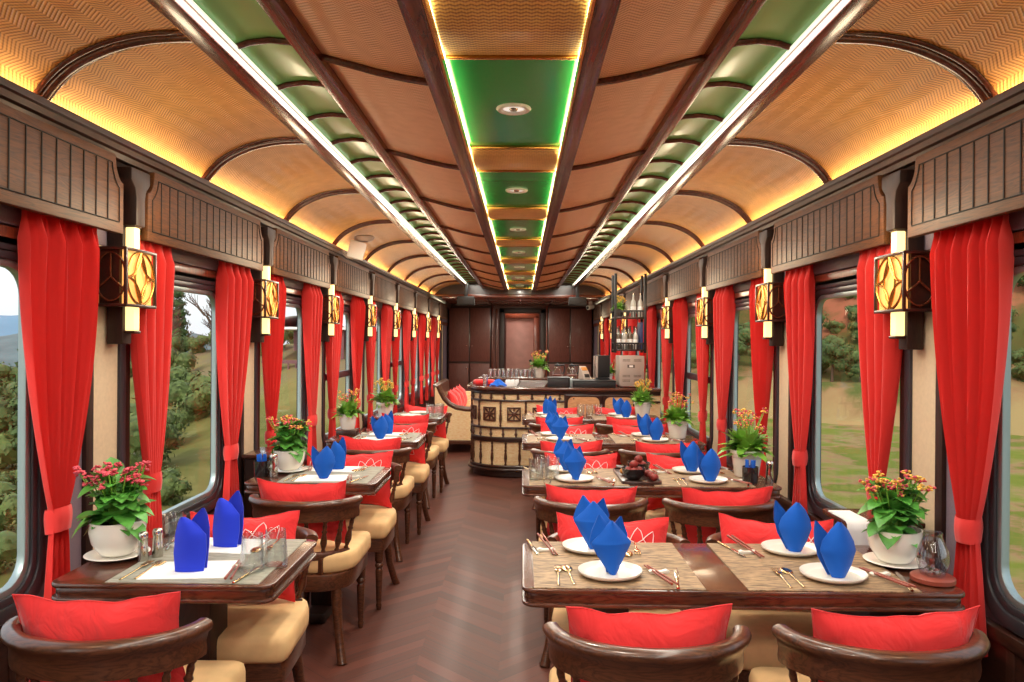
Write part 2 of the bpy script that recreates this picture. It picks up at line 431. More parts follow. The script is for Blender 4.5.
WIN = list(range(-3, 8))
def wy(i): return PIL + P*i + 0.16, PIL + P*i + 1.10
WZ0, WZ1 = 0.65, 1.74
for side, nm in ((-1, 'wall_left'), (1, 'wall_right')):
    x0, x1 = swap(side, 1.66, 1.70)
    w = MB()
    w.box(x0, x1, YB-.1, YE+.1, 0, WZ0-.05); w.box(x0, x1, YB-.1, YE+.1, WZ1+.05, 2.62)
    prev = YB-.1
    for i in WIN:
        a, b = wy(i)
        w.box(x0, x1, prev, a-.05, WZ0-.05, WZ1+.05); prev = b+.05
    w.box(x0, x1, prev, YE+.1, WZ0-.05, WZ1+.05)
    struct(w.build(nm, 'wallpurple', smooth=0), 'mauve-grey laminate side wall with tall rounded windows')
    # wainscot, sill rail, baseboard
    a, b = swap(side, 1.635, 1.665)
    trim(MB().box(a, b, YB, YE, 0.1, 0.5), 'dwood')
    a, b = swap(side, 1.625, 1.665)
    trim(MB().box(a, b, YB, YE, 0.5, 0.55), 'dwood', .008)
    a, b = swap(side, 1.62, 1.665)
    struct(MB().box(a, b, YB, YE, 0, 0.11).build('baseboard_' + ('left' if side < 0 else 'right'), 'dwood', None, .006))
    lad = MB()
    for k in range(40): lad.box(*swap(side, 1.628, 1.645), YB + .5*k, YB + .5*k + .04, .1, .5)
    lad.box(*swap(side, 1.628, 1.645), YB, YE, .27, .31)
    trim(lad, 'dwood', .004)
    # header bands above the windows: roller-blind case and wooden band
    trim(MB().box(*swap(side, 1.638, 1.665), YB, YE, 1.795, 1.86), 'redwood', .006)
    trim(MB().box(*swap(side, 1.642, 1.665), YB, YE, 1.865, 1.96), 'wallpurple', .008)
    trim(MB().box(*swap(side, 1.642, 1.665), YB, YE, 1.96, 2.2), 'dwood')
    # cornice with the lip that hides the cove light
    pf = [(1.665,2.18),(1.59,2.18),(1.58,2.2),(1.56,2.205),(1.555,2.225),(1.54,2.23),(1.535,2.25),(1.525,2.255),(1.525,2.278),(1.545,2.278),(1.55,2.25),(1.665,2.25)]
    trim(MB().prism([(X(side, h), z) for h, z in pf], 'xz', YB, YE-.36), 'dwood', smooth=20)
    trim(MB().box(*swap(side, 1.551, 1.562), YB, YV-.05, 2.2515, 2.2575), 'cove', label='warm cove light strip behind the cornice')
    # pillar panels
    for k in range(-3, 9):
        yc = PIL + P*k
        trim(MB().box(*swap(side, 1.65, 1.665), yc-.11, yc+.11, .55, 1.9), 'cream', .003)
        for s in (-1, 1):
            trim(MB().box(*swap(side, 1.642, 1.667), yc+s*.135-.025, yc+s*.135+.025, .55, 1.9), 'dwoodz', .005)
    # windows
    for i in WIN:
        a, b = wy(i)
        n = len([o for o in bpy.data.objects if o.name.startswith('window_') and o.parent is None]) + 1
        fr = MB().ring(rrect(a-.09, b+.09, WZ0-.09, WZ1+.09, .15), rrect(a-.04, b+.04, WZ0-.04, WZ1+.04, .12), 'yz', *swap(side, 1.638, 1.70))
        w = struct(fr.build('window_%d' % n, 'wframe', None, .008, 40))
        fi = MB().ring(rrect(a-.041, b+.041, WZ0-.041, WZ1+.041, .12), rrect(a-.012, b+.012, WZ0-.012, WZ1+.012, .105), 'yz', *swap(side, 1.645, 1.70))
        struct(fi.build('window_frame', 'wframe', w, .006, 40))
        fa = MB().ring(rrect(a-.013, b+.013, WZ0-.013, WZ1+.013, .105), rrect(a+.012, b-.012, WZ0+.012, WZ1-.012, .09), 'yz', *swap(side, 1.655, 1.685))
        struct(fa.build('window_rim', 'alu', w, .004, 40))
        if i in (2, 4): struct(MB().box(*swap(side, 1.655, 1.69), a, b, 1.13, 1.19).build('window_transom', 'wframe', w, .006))
        struct(MB().prism(rrect(a, b, WZ0, WZ1, .1), 'yz', *swap(side, 1.668, 1.672)).build('window_pane', 'glass', w))

# end behind the camera
struct(MB().box(XC-1.78, XC+1.78, YB-.12, YB, 0, 2.62).build('wall_front', 'cabinet', smooth=0))
# roof over everything
struct(MB().box(XC-1.78, XC+1.78, YB-.12, YE+2, 2.60, 2.7).build('ceiling', 'redwood', smooth=0))

# ---- vaulted ceiling
FOOT = [(1.655,2.2),(1.60,2.245),(1.56,2.285),(1.522,2.335),(1.47,2.385),(1.40,2.428),(1.305,2.466),(1.196,2.488),(1.10,2.494),(1.02,2.495)]
def smoothen(ps, n=3):
    out = []
    for i in range(len(ps)-1):
        p0, p1, p2, p3 = (Vector(ps[max(i-1, 0)]), Vector(ps[i]), Vector(ps[i+1]), Vector(ps[min(i+2, len(ps)-1)]))
        for k in range(n):
            t = k/n; q = .5*((2*p1) + (p2-p0)*t + (2*p0-5*p1+4*p2-p3)*t*t + (3*p1-p0-3*p2+p3)*t**3)
            out.append((q.x, q.y))
    return out + [tuple(ps[-1])]
FOOT = smoothen(FOOT)
def arc(ps):
    out = [0]
    for a, b in zip(ps, ps[1:]): out.append(out[-1] + math.dist(a, b))
    return out
def vault(side, ps, mat, y0, y1):
    ar = arc(ps); m = MB()
    n = len(ps) - 1
    m.grid(lambda u, v: (X(side, ps[round(u*n)][0]), y0 + (y1-y0)*v, ps[round(u*n)][1]), n, 1, lambda u, v: (ar[round(u*n)], y0 + (y1-y0)*v))
    o = m.build('ceiling', mat, None, smooth=60)
    return struct(o)
INNER = [(.655,2.472),(.56,2.447),(.46,2.42),(.36,2.398),(.27,2.384)]
BAND = [(.965,2.505),(.91,2.524),(.84,2.533),(.77,2.527),(.70,2.505)]
RIB0, RIBP = 2.42, 1.262
for side in (-1, 1):
    struct(vault(side, FOOT, 'rattan', YB, YV), 'arched ceiling panels of woven rattan lit from the cornice')
    struct(vault(side, INNER, 'rattan2', YB, YV), 'inner ceiling panels of woven rattan')
    struct(vault(side, BAND, 'bandglass', YB, YV), 'pale green glass ceiling band with light strip')
    trim(MB().box(*swap(side, .952, 1.035), YB, YV, 2.452, 2.53), 'beam', .008)
    trim(MB().box(*swap(side, .65, .712), YB, YV, 2.44, 2.53), 'beam', .008)
    trim(MB().box(*swap(side, .222, .288), YB, YV, 2.362, 2.45), 'beam', .006)
    trim(MB().box(*swap(side, .944, .951), YB, YV, 2.486, 2.500), 'led', label='white light strip along the green glass band')
    trim(MB().box(*swap(side, .215, .2215), YB, YV, 2.402, 2.416), 'ledc', label='cream light strip along the centre panels')
    trim(MB().box(*swap(side, .214, .2215), YB, YV, 2.364, 2.400), 'brass')
    k = -4
    while RIB0 + RIBP*k < YV - .2:
        y = RIB0 + RIBP*k
        if y > YB:
            ps = [(X(side, h-.004), z-.008) for h, z in FOOT[2:]]
            m = MB().tube([(x, y, z) for x, z in ps], .019, 8)
            m.tube([(x, y+.03, z+.004) for x, z in ps], .010, 6); m.tube([(x, y-.03, z+.004) for x, z in ps], .010, 6)
            trim(m, 'rib', smooth=60)
            yi = y + .11
            trim(MB().tube([(X(side, h), yi, z-.006) for h, z in INNER], .015, 8), 'rib', smooth=60)
        k += 1
    y = YB + .1
    while y < YV - .1:
        m = MB().tube([(X(side, h), y, z-.006) for h, z in BAND], .013, 6)
        trim(m, 'brass' if False else 'rib', smooth=60)
        y += .42
# centre strip: green lacquer panels and woven panels in turn
for k in range(-3, 8):
    g0 = 2.41 + 1.625*k; g1 = g0 + 1.137
    if g0 > YB and g0 < YV:
        struct(MB().box(XC-.225, XC+.225, g0, min(g1, YV), 2.428, 2.45).build('ceiling', 'green', None, smooth=0), 'glossy green ceiling panel between light strips')
        for yy in (g0, min(g1, YV)): trim(MB().box(XC-.222, XC+.222, yy-.008, yy+.008, 2.412, 2.43), 'brass', .002)
    r0, r1 = g1, g0 + 1.625
    if r0 > YB and r0 < YV - .3:
        m = MB().grid(lambda u, v: (XC-.225+.45*u, r0+(r1-r0)*v, 2.424 - .02*math.sin(PI*v)**.6), 8, 10, lambda u, v: (.45*u, r0+(r1-r0)*v))
        struct(m.build('ceiling', 'rattan3', None, smooth=60), 'woven rattan strip between green ceiling panels')
# end of the vault, flat ceiling of the rear section
trim(MB().box(XC-1.67, XC+1.67, YV, YV+.05, 2.30, 2.6), 'dwood')
arch = [(X(-1, h), z) for h, z in FOOT] + [(X(1, h), z) for h, z in reversed(FOOT)]
trim(MB().box(XC-1.67, XC+1.67, YV-.04, YV+.06, 2.25, 2.315), 'beam', .01)
struct(MB().box(XC-1.67, XC+1.67, YV+.05, YE, 2.29, 2.33).build('ceiling', 'redwood', None, smooth=0), 'flat reddish wood ceiling over the far end')
m = MB()
for q in range(5): m.box(XC-1.3+.65*q-.02, XC-1.3+.65*q+.02, YV+.05, YE-.35, 2.275, 2.295)
for q in range(3): m.box(XC-1.6, XC+1.6, YV+.9+q*.9, YV+.94+q*.9, 2.275, 2.295)
trim(m, 'beam', .003)

# ---- end wall with door
m = MB()
m.box(XC-1.78, -.40, YE, YE+.12, 0, 2.6); m.box(.42, XC+1.78, YE, YE+.12, 0, 2.6); m.box(-.40, .42, YE, YE+.12, 2.12, 2.6)
struct(m.build('wall_back', 'cabinet', None, smooth=0), 'dark wood end wall with a doorway')
d = MB().box(-.52, -.40, YE-.05, YE+.14, 0, 2.2).box(.42, .54, YE-.05, YE+.14, 0, 2.2).box(-.52, .54, YE-.05, YE+.14, 2.1, 2.22)
door = struct(d.build('door_1', 'dwoodz', None, .012), 'dark framed doorway with a pale wood door beyond')
struct(MB().box(-.22, -.17, YE-.06, YE-.045, 0, .01).build('door_threshold', 'dwood', door))
struct(MB().box(-.375, .27, YE+.5, YE+.54, 0, 2.0).build('door_panel', plain('door_leaf', (186, 132, 120), .45, var=.1, scale=6), door, .006))
struct(MB().box(.27, .40, YE+.45, YE+.55, 0, 2.05).box(-.40, .40, YE+.45, YE+.55, 2.0, 2.12).build('door_surround', 'redwood', door, .01))
struct(MB().lathe([(.012,0),(.012,.04),(.03,.05),(.033,.07),(.02,.085)], 12, (.2, YE+.5, 1.0), R=Matrix.Rotation(PI/2, 3, 'X')).build('door_knob', 'black', door))
trim(MB().box(-.70, -.66, YE-.10, YE, 0, 2.28), 'beam', .006); trim(MB().box(-.60, -.56, YE-.06, YE, 0, 2.2), 'beam', .006); trim(MB().box(.545, .58, YE-.10, YE, 0, 2.28), 'redwood', .006)
struct(MB().box(XC-1.78, XC+1.78, YE+1.9, YE+2, 0, 2.6).build('wall_corridor', 'cabinet', None, smooth=0))

def cabinet(x0, x1, label, knob_side):
    c = thing('wall_cabinet', label, 'cabinet', ((x0+x1)/2, YE-.17, 0))
    w = (x1-x0)/2
    MB().box(-w, w, -.15, .165, 0, 2.24).build('body', 'dwood', c, .006)
    for a, b, ks in ((-w, 0, 1), (0, w, -1)):
        for z0, z1, kz in ((.12, .95, .85), (1.0, 2.2, 1.35)):
            dd = MB().box(a+.016, b-.016, -.175, -.15, z0, z1).build('door', 'cabinet', c, .008)
            MB().lathe([(.006,0),(.006,.02),(.014,.03),(.010,.04)], 10, ((b-.06 if ks > 0 else a+.06), -.17, kz), R=Matrix.Rotation(PI/2, 3, 'X')).build('knob', 'steel', dd)
cabinet(-1.66, -.71, 'tall dark cupboard in the end corner beside the red bench', 1)
cabinet(.59, 1.58, 'tall dark cupboard behind the bar kettles', 1)

# ---- ceiling spotlights
sp = thing('downlight', 'x', 'light')
MB().lathe([(.052,0),(.08,0),(.082,-.004),(.074,-.012),(.058,-.012),(.05,-.004)], 28, cap=False).build('bezel', 'white', sp)
MB().lathe([(.001,-.004),(.052,-.002)], 24, cap=False).build('lens', 'spot', sp)
MB().lathe([(.001,-.012),(.018,-.012),(.022,-.004)], 16, cap=False).build('bulb', 'steel', sp)
pr = Proto(sp)
for k in range(0, 7):
    pr.place('round white downlight in the %s green ceiling panel' % ORD[k], 'light', (XC, 2.97+1.625*k, 2.428), 0, 'downlights along the ceiling', .86)

# ---- pelmets, curtains, lamps
def pelmet_proto(side):
    L2 = (P-.19)/2
    r = thing('pelmet', 'x', 'pelmet')
    def outline(d):
        z0 = -.15 + d*1.2; rx, rz = .055+d, .10+d
        t0, t1 = math.asin(d/rx), math.acos(d/rz)
        arc_ = [(L2 - rx*math.sin(t0+(t1-t0)*k/8), .15 - rz*math.cos(t0+(t1-t0)*k/8)) for k in range(9)]
        return [(-(L2-d), z0), (L2-d, z0)] + arc_ + [(-x, z) for x, z in reversed(arc_)]
    f = side*-1
    MB().prism(outline(0), 'yz', 0, .03*side).build('board', 'pelmet', r, .004, 30)
    MB().box(*sorted((.03*side, .10*side)), -L2+.1, L2-.1, .1, .14).build('fixing_rail', 'dwood', r)
    g = MB(); o = outline(.035); n = len(o)
    path = [(-.0012*side, p[0], p[1]) for p in o]
    g.tube(path, .0028, 5, closed=True)
    for k in range(1, 17):
        y = -L2+.035 + (2*L2-.07)*k/17
        top = .112 if abs(y) < L2-.10 else .05
        g.box(*sorted((-.0025*side, .002*side)), y-.0028, y+.0028, -.106, top)
    g.build('groove', 'groove', r, smooth=0)
    return Proto(r)

def lamp_proto(side):
    """origin at the wall pillar, x towards the wall is +side"""
    r = thing('wall_lamp', 'x', 'lamp')
    s = side
    fx = lambda h: s*(h - 1.66)
    def bx(h0, h1, y0, y1, z0, z1): return MB().box(*sorted((fx(h0), fx(h1))), y0, y1, z0, z1)
    # corbel (flaring to the cornice) and post
    prof = [(-.035,1.95),(.035,1.95),(.035,2.06),(.045,2.10),(.075,2.13),(.075,2.18),(-.075,2.18),(-.075,2.13),(-.045,2.10),(-.035,2.06)]
    MB().prism(prof, 'yz', *sorted((fx(1.52), fx(1.61)))).build('corbel', 'dwoodz', r, .006, 30)
    bx(1.575, 1.64, -.035, .035, 1.47, 1.95).build('post', 'dwoodz', r, .004)
    tb = MB().box(*sorted((fx(1.535), fx(1.573))), -.022, .022, 1.525, 1.945).build('light_tube', 'lampglow', r, .004)
    for za in (1.945, 1.513): MB().box(*sorted((fx(1.531), fx(1.576))), -.026, .026, za, za+.012).build('end_cap', 'dwood', tb, .003)
    # box frame
    h0, h1, y, z0, z1 = 1.52, 1.64, .115, 1.625, 1.850; e = .012
    fr = MB()
    for zz in (z0, z1): 
        fr.box(*sorted((fx(h0), fx(h1))), -y, y, zz-e, zz+e) if False else None
        for yy in (-y, y): fr.box(*sorted((fx(h0), fx(h1))), yy-e/2, yy+e/2, zz-e/2, zz+e/2)
        for hh in (h0, h1): fr.box(*sorted((fx(hh-e/2), fx(hh+e/2))), -y-e/2, y+e/2, zz-e/2, zz+e/2)
    for yy in (-y, y):
        for hh in (h0, h1): fr.box(*sorted((fx(hh-e/2), fx(hh+e/2))), yy-e/2, yy+e/2, z0-e/2, z1+e/2)
    fr.box(*sorted((fx(h0), fx(h1))), -y, y, z1-.004, z1+.004); fr.box(*sorted((fx(h0), fx(h1))), -y, y, z0-.004, z0+.004)
    fr.build('lamp_frame', 'dwood', r, .002)
    bx(h0+.012, h0+.018, -y+.006, y-.006, z0+.006, z1-.006).build('paper_shade', 'shade', r, smooth=0)
    for yy in (-1, 1): bx(h0+.03, h1-.008, *sorted((yy*(y-.012), yy*(y-.016))), z0+.006, z1-.006).build('side_panel', 'dwood', r, smooth=0)
    zc = (z0+z1)/2; R = .106
    def crc(cy, cz, rr, a0, a1, n=20): return [(cy+rr*math.cos(math.radians(a0+(a1-a0)*k/n)), cz+rr*math.sin(math.radians(a0+(a1-a0)*k/n))) for k in range(n+1)]
    la = MB()
    hx = fx(h0)
    for p in (crc(0, zc, R, 0, 360, 32),): la.tube([(hx, a, b) for a, b in p[:-1]], .0055, 6, closed=True)
    q = R*1.0
    for cy, cz, a0 in ((q, zc+q, 180), (-q, zc+q, 270), (-q, zc-q, 0), (q, zc-q, 90)):
        la.tube([(hx, a, b) for a, b in crc(cy, cz, q, a0, a0+90, 12)], .0055, 6)
    for cy, w in ((-1, .045), (1, .045)):
        pts = [(hx, cy*w*math.sin(PI*t/14), zc-R+2*R*t/14) for t in range(15)]
        la.tube(pts, .0055, 6)
    la.build('lattice', 'brass', r, smooth=60)
    for yy in (-1, 1):
        ri = MB(); hc = (h0+h1)/2; rr = .06
        ri.tube([(fx(hc+rr*math.cos(2*PI*k/24)), yy*y, zc+1.6*rr*math.sin(2*PI*k/24)) for k in range(24)], .005, 6, closed=True)
        for k in (90, 210, 330): ri.tube([(fx(hc), yy*y, zc), (fx(hc+rr*math.cos(math.radians(k))), yy*y, zc+1.6*rr*math.sin(math.radians(k)))], .0045, 6)
        ri.build('side_ring', 'rib', r, smooth=60)
    return Proto(r)

def curtain_proto(side, seed, wtop=.40, lean=0.0):
    rnd = random.Random(seed)
    ph = [rnd.uniform(0, 6.28) for _ in range(6)]
    z1, z0, zt = 1.93, .44, .86
    r = thing('curtain', 'x', 'curtain')
    def width(z):
        if z >= zt:
            t = (z-zt)/(z1-zt); return .085 + (wtop-.085)*(math.sin(min(1, t*1.15)*PI/2)**.85)
        t = (zt-z)/(zt-z0); return .085 + .095*t**.7
    nf = 8
    def fn(u, v):
        z = z1 + (z0-z1)*v
        w = width(z); t = max(0, (z-zt)/(z1-zt))
        nrm = (w/wtop)
        uu = u + .018*math.sin(2*PI*2*u + ph[0] + 1.5*v)
        a = .016 + .030*t if z >= zt else .014 + .012*((zt-z)/(zt-z0))
        a = min(a, .033 if z > 1.85 else .044)
        fs_ = math.sin(2*PI*nf*uu + ph[1] + .8*math.sin(3*v+ph[2])); fold = (abs(fs_)**.75)*(1 if fs_ > 0 else -1) + .35*math.sin(2*PI*nf*.5*uu + ph[3] + 2*v)
        y = (uu-.5)*w + .012*math.cos(2*PI*nf*uu+ph[4])*nrm
        if z > z1-.04: a *= .7
        c = lean*max(0, 1-abs(z-zt)/.9)
        return (a*fold*.86, y + c, z)
    MB().grid(fn, 90, 44).build('drape', 'curtain', r, smooth=80, recalc=False)
    t = MB()
    t.grid(lambda u, v: ((.034+.006*math.sin(PI*v))*math.sin(2*PI*u)*(1+.03*math.sin(9*2*PI*u)), lean + (.052+.006*math.sin(PI*v)+.004*math.cos(5*v))*math.cos(2*PI*u), zt+.035-.085*v+.006*math.sin(2*PI*u)), 36, 5, closed_u=True)
    t.build('tieback', 'tie', r, smooth=80)
    return Proto(r)

for side in (-1, 1):
    sn = SIDE[side]
    pp = pelmet_proto(side); lp = lamp_proto(side)
    cps = [curtain_proto(side, 11+side*3+q, (.42, .38, .40)[q], (0, .02*1, -.02)[q]) for q in range(3)]
    npel = 0
    for k in range(-1, 8):
        yc = PIL + P*(k+.5)
        if side > 0 and 7.2 < yc < 12 and k >= 4: pass
        npel += 1
        pp.place('slatted oak pelmet over the %s %s window of the coach' % (ORD[npel-1], sn), 'pelmet', (X(side, 1.535), yc-.005, 2.055), 0, 'slatted pelmets above the windows')
    for k in range(0, 8):
        yc = PIL + P*k
        if not (side > 0 and k in (4,)):
            lp.place('lattice wall lamp with glowing tubes on the %s %s pillar' % (ORD[k], sn), 'lamp', (X(side, 1.66), yc+.005, 0), 0, 'lattice lamps on the pillars')
        for q, (dy, wh) in enumerate(((-.40, 'before'), (.24, 'beyond'))):
            cp = cps[(k*2+q) % 3] if k else cps[q]
            cp.place('red gathered curtain just %s the %s %s lamp pillar' % (wh, ORD[k], sn), 'curtain', (X(side, 1.60), yc + (dy if q == 0 else .25), 0), 0, 'red curtains along the %s windows' % sn, (1, .95 if q == 0 else .86, 1))
# ------------------------------------------------------------------ chairs
def spindle_prof(h, r=.013):
    return [(r*.75,0),(r*.95,.04*h),(r*.6,.10*h),(r*.7,.13*h),(r*1.25,.30*h),(r*1.1,.42*h),(r*.7,.58*h),(r*1.05,.63*h),(r*.7,.68*h),(r*.85,.80*h),(r*.6,.88*h),(r*1.0,.94*h),(r*.75,h)]
def leg_prof(h):
    return [(.012,0),(.014,.02*h),(.017,.08*h),(.013,.12*h),(.016,.16*h),(.02,.55*h),(.022,.66*h),(.016,.70*h),(.024,.73*h),(.024,.76*h),(.017,.79*h),(.025,.83*h),(.025,h)]

def dshape(w, yf, yb, ym, n=14, r=.03):
    """seat outline: straight front, round back"""
    pts = [(w-r, yf), (w-.3*r, yf-.3*r), (w, yf-r)]
    for k in range(n+1):
        a = PI*k/n; ca = math.cos(a); pts.append((w*abs(ca)**.7*(1 if ca > 0 else -1), ym - (ym-yb)*math.sin(a)**.75))
    pts += [(-w, yf-r), (-w+.3*r, yf-.3*r), (-w+r, yf)]
    return pts

def chair_proto():
    r = thing('armchair', 'x', 'chair')
    o = dshape(.235, .24, -.225, -.02); i = dshape(.195, .20, -.185, -.02)
    MB().ring(o, i, 'xy', .325, .40).add([(x, y, .39) for x, y in i], [tuple(range(len(i)))]).build('seat_frame', 'chair', r, .005, 30)
    # seat cushion with a full rounded edge
    def cush(u, v):
        d = dshape(.248, .258, -.205, -.02); n = len(d)
        k = u*n; a = d[int(k) % n]; b = d[(int(k)+1) % n]; f = k - int(k)
        x, y = a[0]+(b[0]-a[0])*f, a[1]+(b[1]-a[1])*f
        prof = [(.0,.40),(.95,.40),(.995,.412),(1.0,.435),(1.0,.465),(.985,.482),(.95,.491),(.6,.497),(.0,.499)]
        p = prof[round(v*8)]
        return (x*p[0], .02 + (y-.02)*p[0], p[1])
    nn = len(dshape(.248, .258, -.205, -.02))
    MB().grid(cush, nn, 8, closed_u=True).build('seat_cushion', 'suede', r, smooth=70)
    for s in (-1, 1):
        MB().lathe(leg_prof(.33), 14, (s*.202, .205, 0)).build('leg', 'chair', r, smooth=50)
        pth = [(s*.165, -.155, .34), (s*.172, -.17, .25), (s*.182, -.185, .15), (s*.20, -.21, .06), (s*.215, -.235, 0)]
        MB().tube(pth, [.026, .025, .022, .021, .024], 8).build('leg', 'chair', r, .0, 50)
    def arcp(w, ye, ya, a0=-86, a1=86, n=26):
        return [(w*math.sin(math.radians(a0+(a1-a0)*k/n)), ye + (ya-ye)*math.cos(math.radians(a0+(a1-a0)*k/n)), 0) for k in range(n+1)]
    # broad curved top rail: rolled bead over a concave face
    top = arcp(.246, -.07, -.245)
    prof = [(-.014,.652),(.010,.652),(.012,.668),(.010,.69),(.016,.712),(.026,.722),(.030,.733),(.025,.744),(.010,.75),(-.008,.748),(-.016,.738),(-.016,.70),(-.018,.67)]
    MB().sweep(top, prof).build('top_rail', 'chair', r, 0, 50)
    low = arcp(.205, -.07, -.20, -80, 80)
    MB().sweep(low, [(-.014,.465),(.014,.465),(.016,.482),(.014,.50),(-.014,.50)]).build('lower_rail', 'chair', r, .003, 40)
    for k in range(8):
        a = math.radians(-74 + 148*k/7)
        p = Vector((.205*math.sin(a), -.07-.13*math.cos(a), .497)); q = Vector((.243*math.sin(a), -.07-.17*math.cos(a), .66))
        d = q-p; R = d.to_track_quat('Z','Y').to_matrix()
        MB().lathe(spindle_prof(d.length), 10, p, R=R).build('spindle', 'chair', r, smooth=60)
    for k in range(4):
        a = math.radians((-76, -26, 26, 76)[k])
        p = (.205*math.sin(a), -.07-.13*math.cos(a)); t = Matrix.Rotation(-a, 3, 'Z')
        MB().obox((p[0], p[1], .43), (.05, .024, .09), t).build('back_post', 'chair', r, .003)
    return Proto(r)

def pillow_proto(w, h, t, stitched, seed):
    r = thing('throw_pillow', 'x', 'cushion')
    rnd = random.Random(seed)
    def surf(u, v, s):
        a, b = 2*u-1, 2*v-1
        ea = 1 - .10*(1-a*a)**1; eb = 1 - .07*(1-b*b)
        x = a*w/2*(1-.07*(1-b*b)); z = b*h/2*(1-.17*(1-abs(a)**2.2))
        p = max(0, (1-abs(a)**3))**.75 * max(0, (1-abs(b)**2.6))**.72
        zc = .0045*noise.noise(Vector((a*3.1+seed*2, b*1.2, 9)))*(b+1); z += zc
        wr = .011*noise.noise(Vector((a*2.0+seed, b*1.6, s*3.0))) + .0045*noise.noise(Vector((a*6+seed, b*3, s*5)))
        return Vector((x + .004*noise.noise(Vector((b*3, seed, 1))), s*(p*t/2 + (wr if p > .2 else 0)), z))
    m = MB()
    m.grid(lambda u, v: surf(u, v, -1), 28, 22)
    m.grid(lambda u, v: surf(u, v, 1), 28, 22, flip=True)
    m.build('cover', 'pillow', r, smooth=80)
    pth = [surf(u, 0, 1) for u in (k/20 for k in range(20))] + [surf(1, k/16, 1) for k in range(16)] + [surf(1-k/20, 1, 1) for k in range(20)] + [surf(0, 1-k/16, 1) for k in range(16)]
    MB().tube(pth, .0022, 5, closed=True).build('seam', 'pillow', r, smooth=60)
    if stitched:
        e = MB()
        def line(pts):
            out = []
            for a, b in pts:
                u, v = min(max(a, .02), .98), min(max(b, .02), .98)
                out.append(surf(u, v, 1) + Vector((0, .0022, 0)))
            e.tube(out, .0017, 4)
        def petal(cx, cz, ang, ln, wd):
            ca, sa = math.cos(ang), math.sin(ang); pts = []
            for k in range(23):
                t = k/22; q = 2*t if t <= .5 else 2-2*t; sd = -1 if t <= .5 else 1
                w = wd*math.sin(PI*q**.8)**.9*(1+.16*math.sin(15*q)) if 0 < q < 1 else 0
                px, pz = sd*w, ln*q
                pts.append((cx + (px*ca - pz*sa)*.78, cz + (px*sa + pz*ca)))
            line(pts)
        cx, cz = .29, .44
        for a, l, wd in ((0, .48, .13), (.42, .46, .12), (-.42, .45, .12), (.85, .38, .11), (-.85, .36, .11), (1.35, .28, .09), (-1.35, .26, .09), (.2, .30, .07), (-.2, .31, .07)):
            petal(cx, cz, a, l, wd)
        for a in (-.3, 0, .3): line([(cx, cz), (cx + .12*math.sin(a), cz + .2)])
        line([(cx, cz), (cx+.03, cz-.15), (cx+.12, cz-.28)])
        for q in (0, 1):
            px = .55 + .2*q
            petal(cx + .04, .30, (2.2, -2.2)[q], .2, .08)
        e.build('stitching_pattern', 'piping', r, smooth=60)
    return Proto(r)

CH = chair_proto()
PW = [pillow_proto(.43, .33, .13, False, s) for s in (3, 8)]
PE = [pillow_proto(.435, .34, .13, True, s) for s in (5, 9)]

# ------------------------------------------------------------------ tables
def rr2(x0, x1, y0, y1, r, n=5):
    return rrect(x0, x1, y0, y1, r, n)
TD = .53
def table_proto(w, feet):
    """origin on the floor under the middle of the top"""
    r = thing('dining_table', 'x', 'table')
    def top(name, z0, z1, d, mat, b, par=r):
        return MB().prism(rr2(-w/2+d, w/2-d, -TD/2+d, TD/2-d, .045, 6), 'xy', z0, z1).build(name, mat, par, b, 30)
    t = top('tabletop', .735, .75, 0.0, 'table', .005)
    top('apron', .705, .735, .008, 'table', .004)
    top('edge_bead', .694, .7065, .0, 'table', .005)
    for x in feet:
        MB().box(x-.06, x+.06, -.075, .075, .05, .70).build('pedestal', 'dwoodz', r, .008)
        MB().box(x-.055, x+.055, -.20, .20, 0, .055).build('foot', 'dwoodz', r, .015)
        MB().box(x-.10, x+.10, -.18, .18, .67, .695).build('bearer', 'dwoodz', r, .006)
    return Proto(r)
TF = [2.22 + P*.996*k for k in range(4)]
RT = table_proto(1.34, (-.38, .40)); LT = table_proto(.69, (.02,))
RX, LX = .675, -1.095

CHROWS = []
for k in range(4):
    f = TF[k]; o = ORD[k]
    RT.place('long dark table for four, %s table on the meadow side from the camera' % o if k < 3 else 'long dark table for four next to the curved bar', 'table', (RX, f+TD/2, 0), 0, 'dining tables')
    LT.place('small dark table for two, %s table on the lake side' % o, 'table', (LX, f+TD/2, 0), 0, 'dining tables')
    for sn, xs in (('meadow-side', ((.335, 'aisle'), (.945, 'window'))), ('lake-side', ((-1.095 if k == 0 else -1.03, None),))):
        for x, seat in xs:
            st = '%s end of ' % seat if seat else ''
            near_y = f - .17; far_y = f + .50
            if k == 3: far_y -= .02
            CH.place('dark spindle-back armchair facing the bar at %s%s %s table' % (st, o, sn), 'chair', (x, near_y, 0), random.uniform(-.04, .04), 'spindle-back armchairs')
            CH.place('dark spindle-back armchair with its back to the bar, %s%s %s table' % (st, o, sn), 'chair', (x + (.03 if seat else .05), far_y, 0), PI + random.uniform(-.05, .05), 'spindle-back armchairs')
            a = PW[(k + (seat == 'window')) % 2]; b = PE[(k + (seat == 'window')) % 2]
            tl = .22
            a.place('plain red pillow in the armchair facing the bar at %s%s %s table' % (st, o, sn), 'cushion', (x+(.04 if seat == 'window' else 0 if seat else -.02)+random.uniform(-.012, .012), near_y-.088, .653 if seat else .668), 0, 'red chair pillows', None, (tl, random.uniform(-.03, .03), random.uniform(-.06, .06)))
            b.place('red pillow with white stitched flower facing the viewer at %s%s %s table' % (st, o, sn), 'cushion', (x+(.02 if seat else .04)+random.uniform(-.02, .02), far_y+.113, .660), 0, 'red chair pillows', None, (tl, random.uniform(-.04, .04), PI+random.uniform(-.08, .08)))

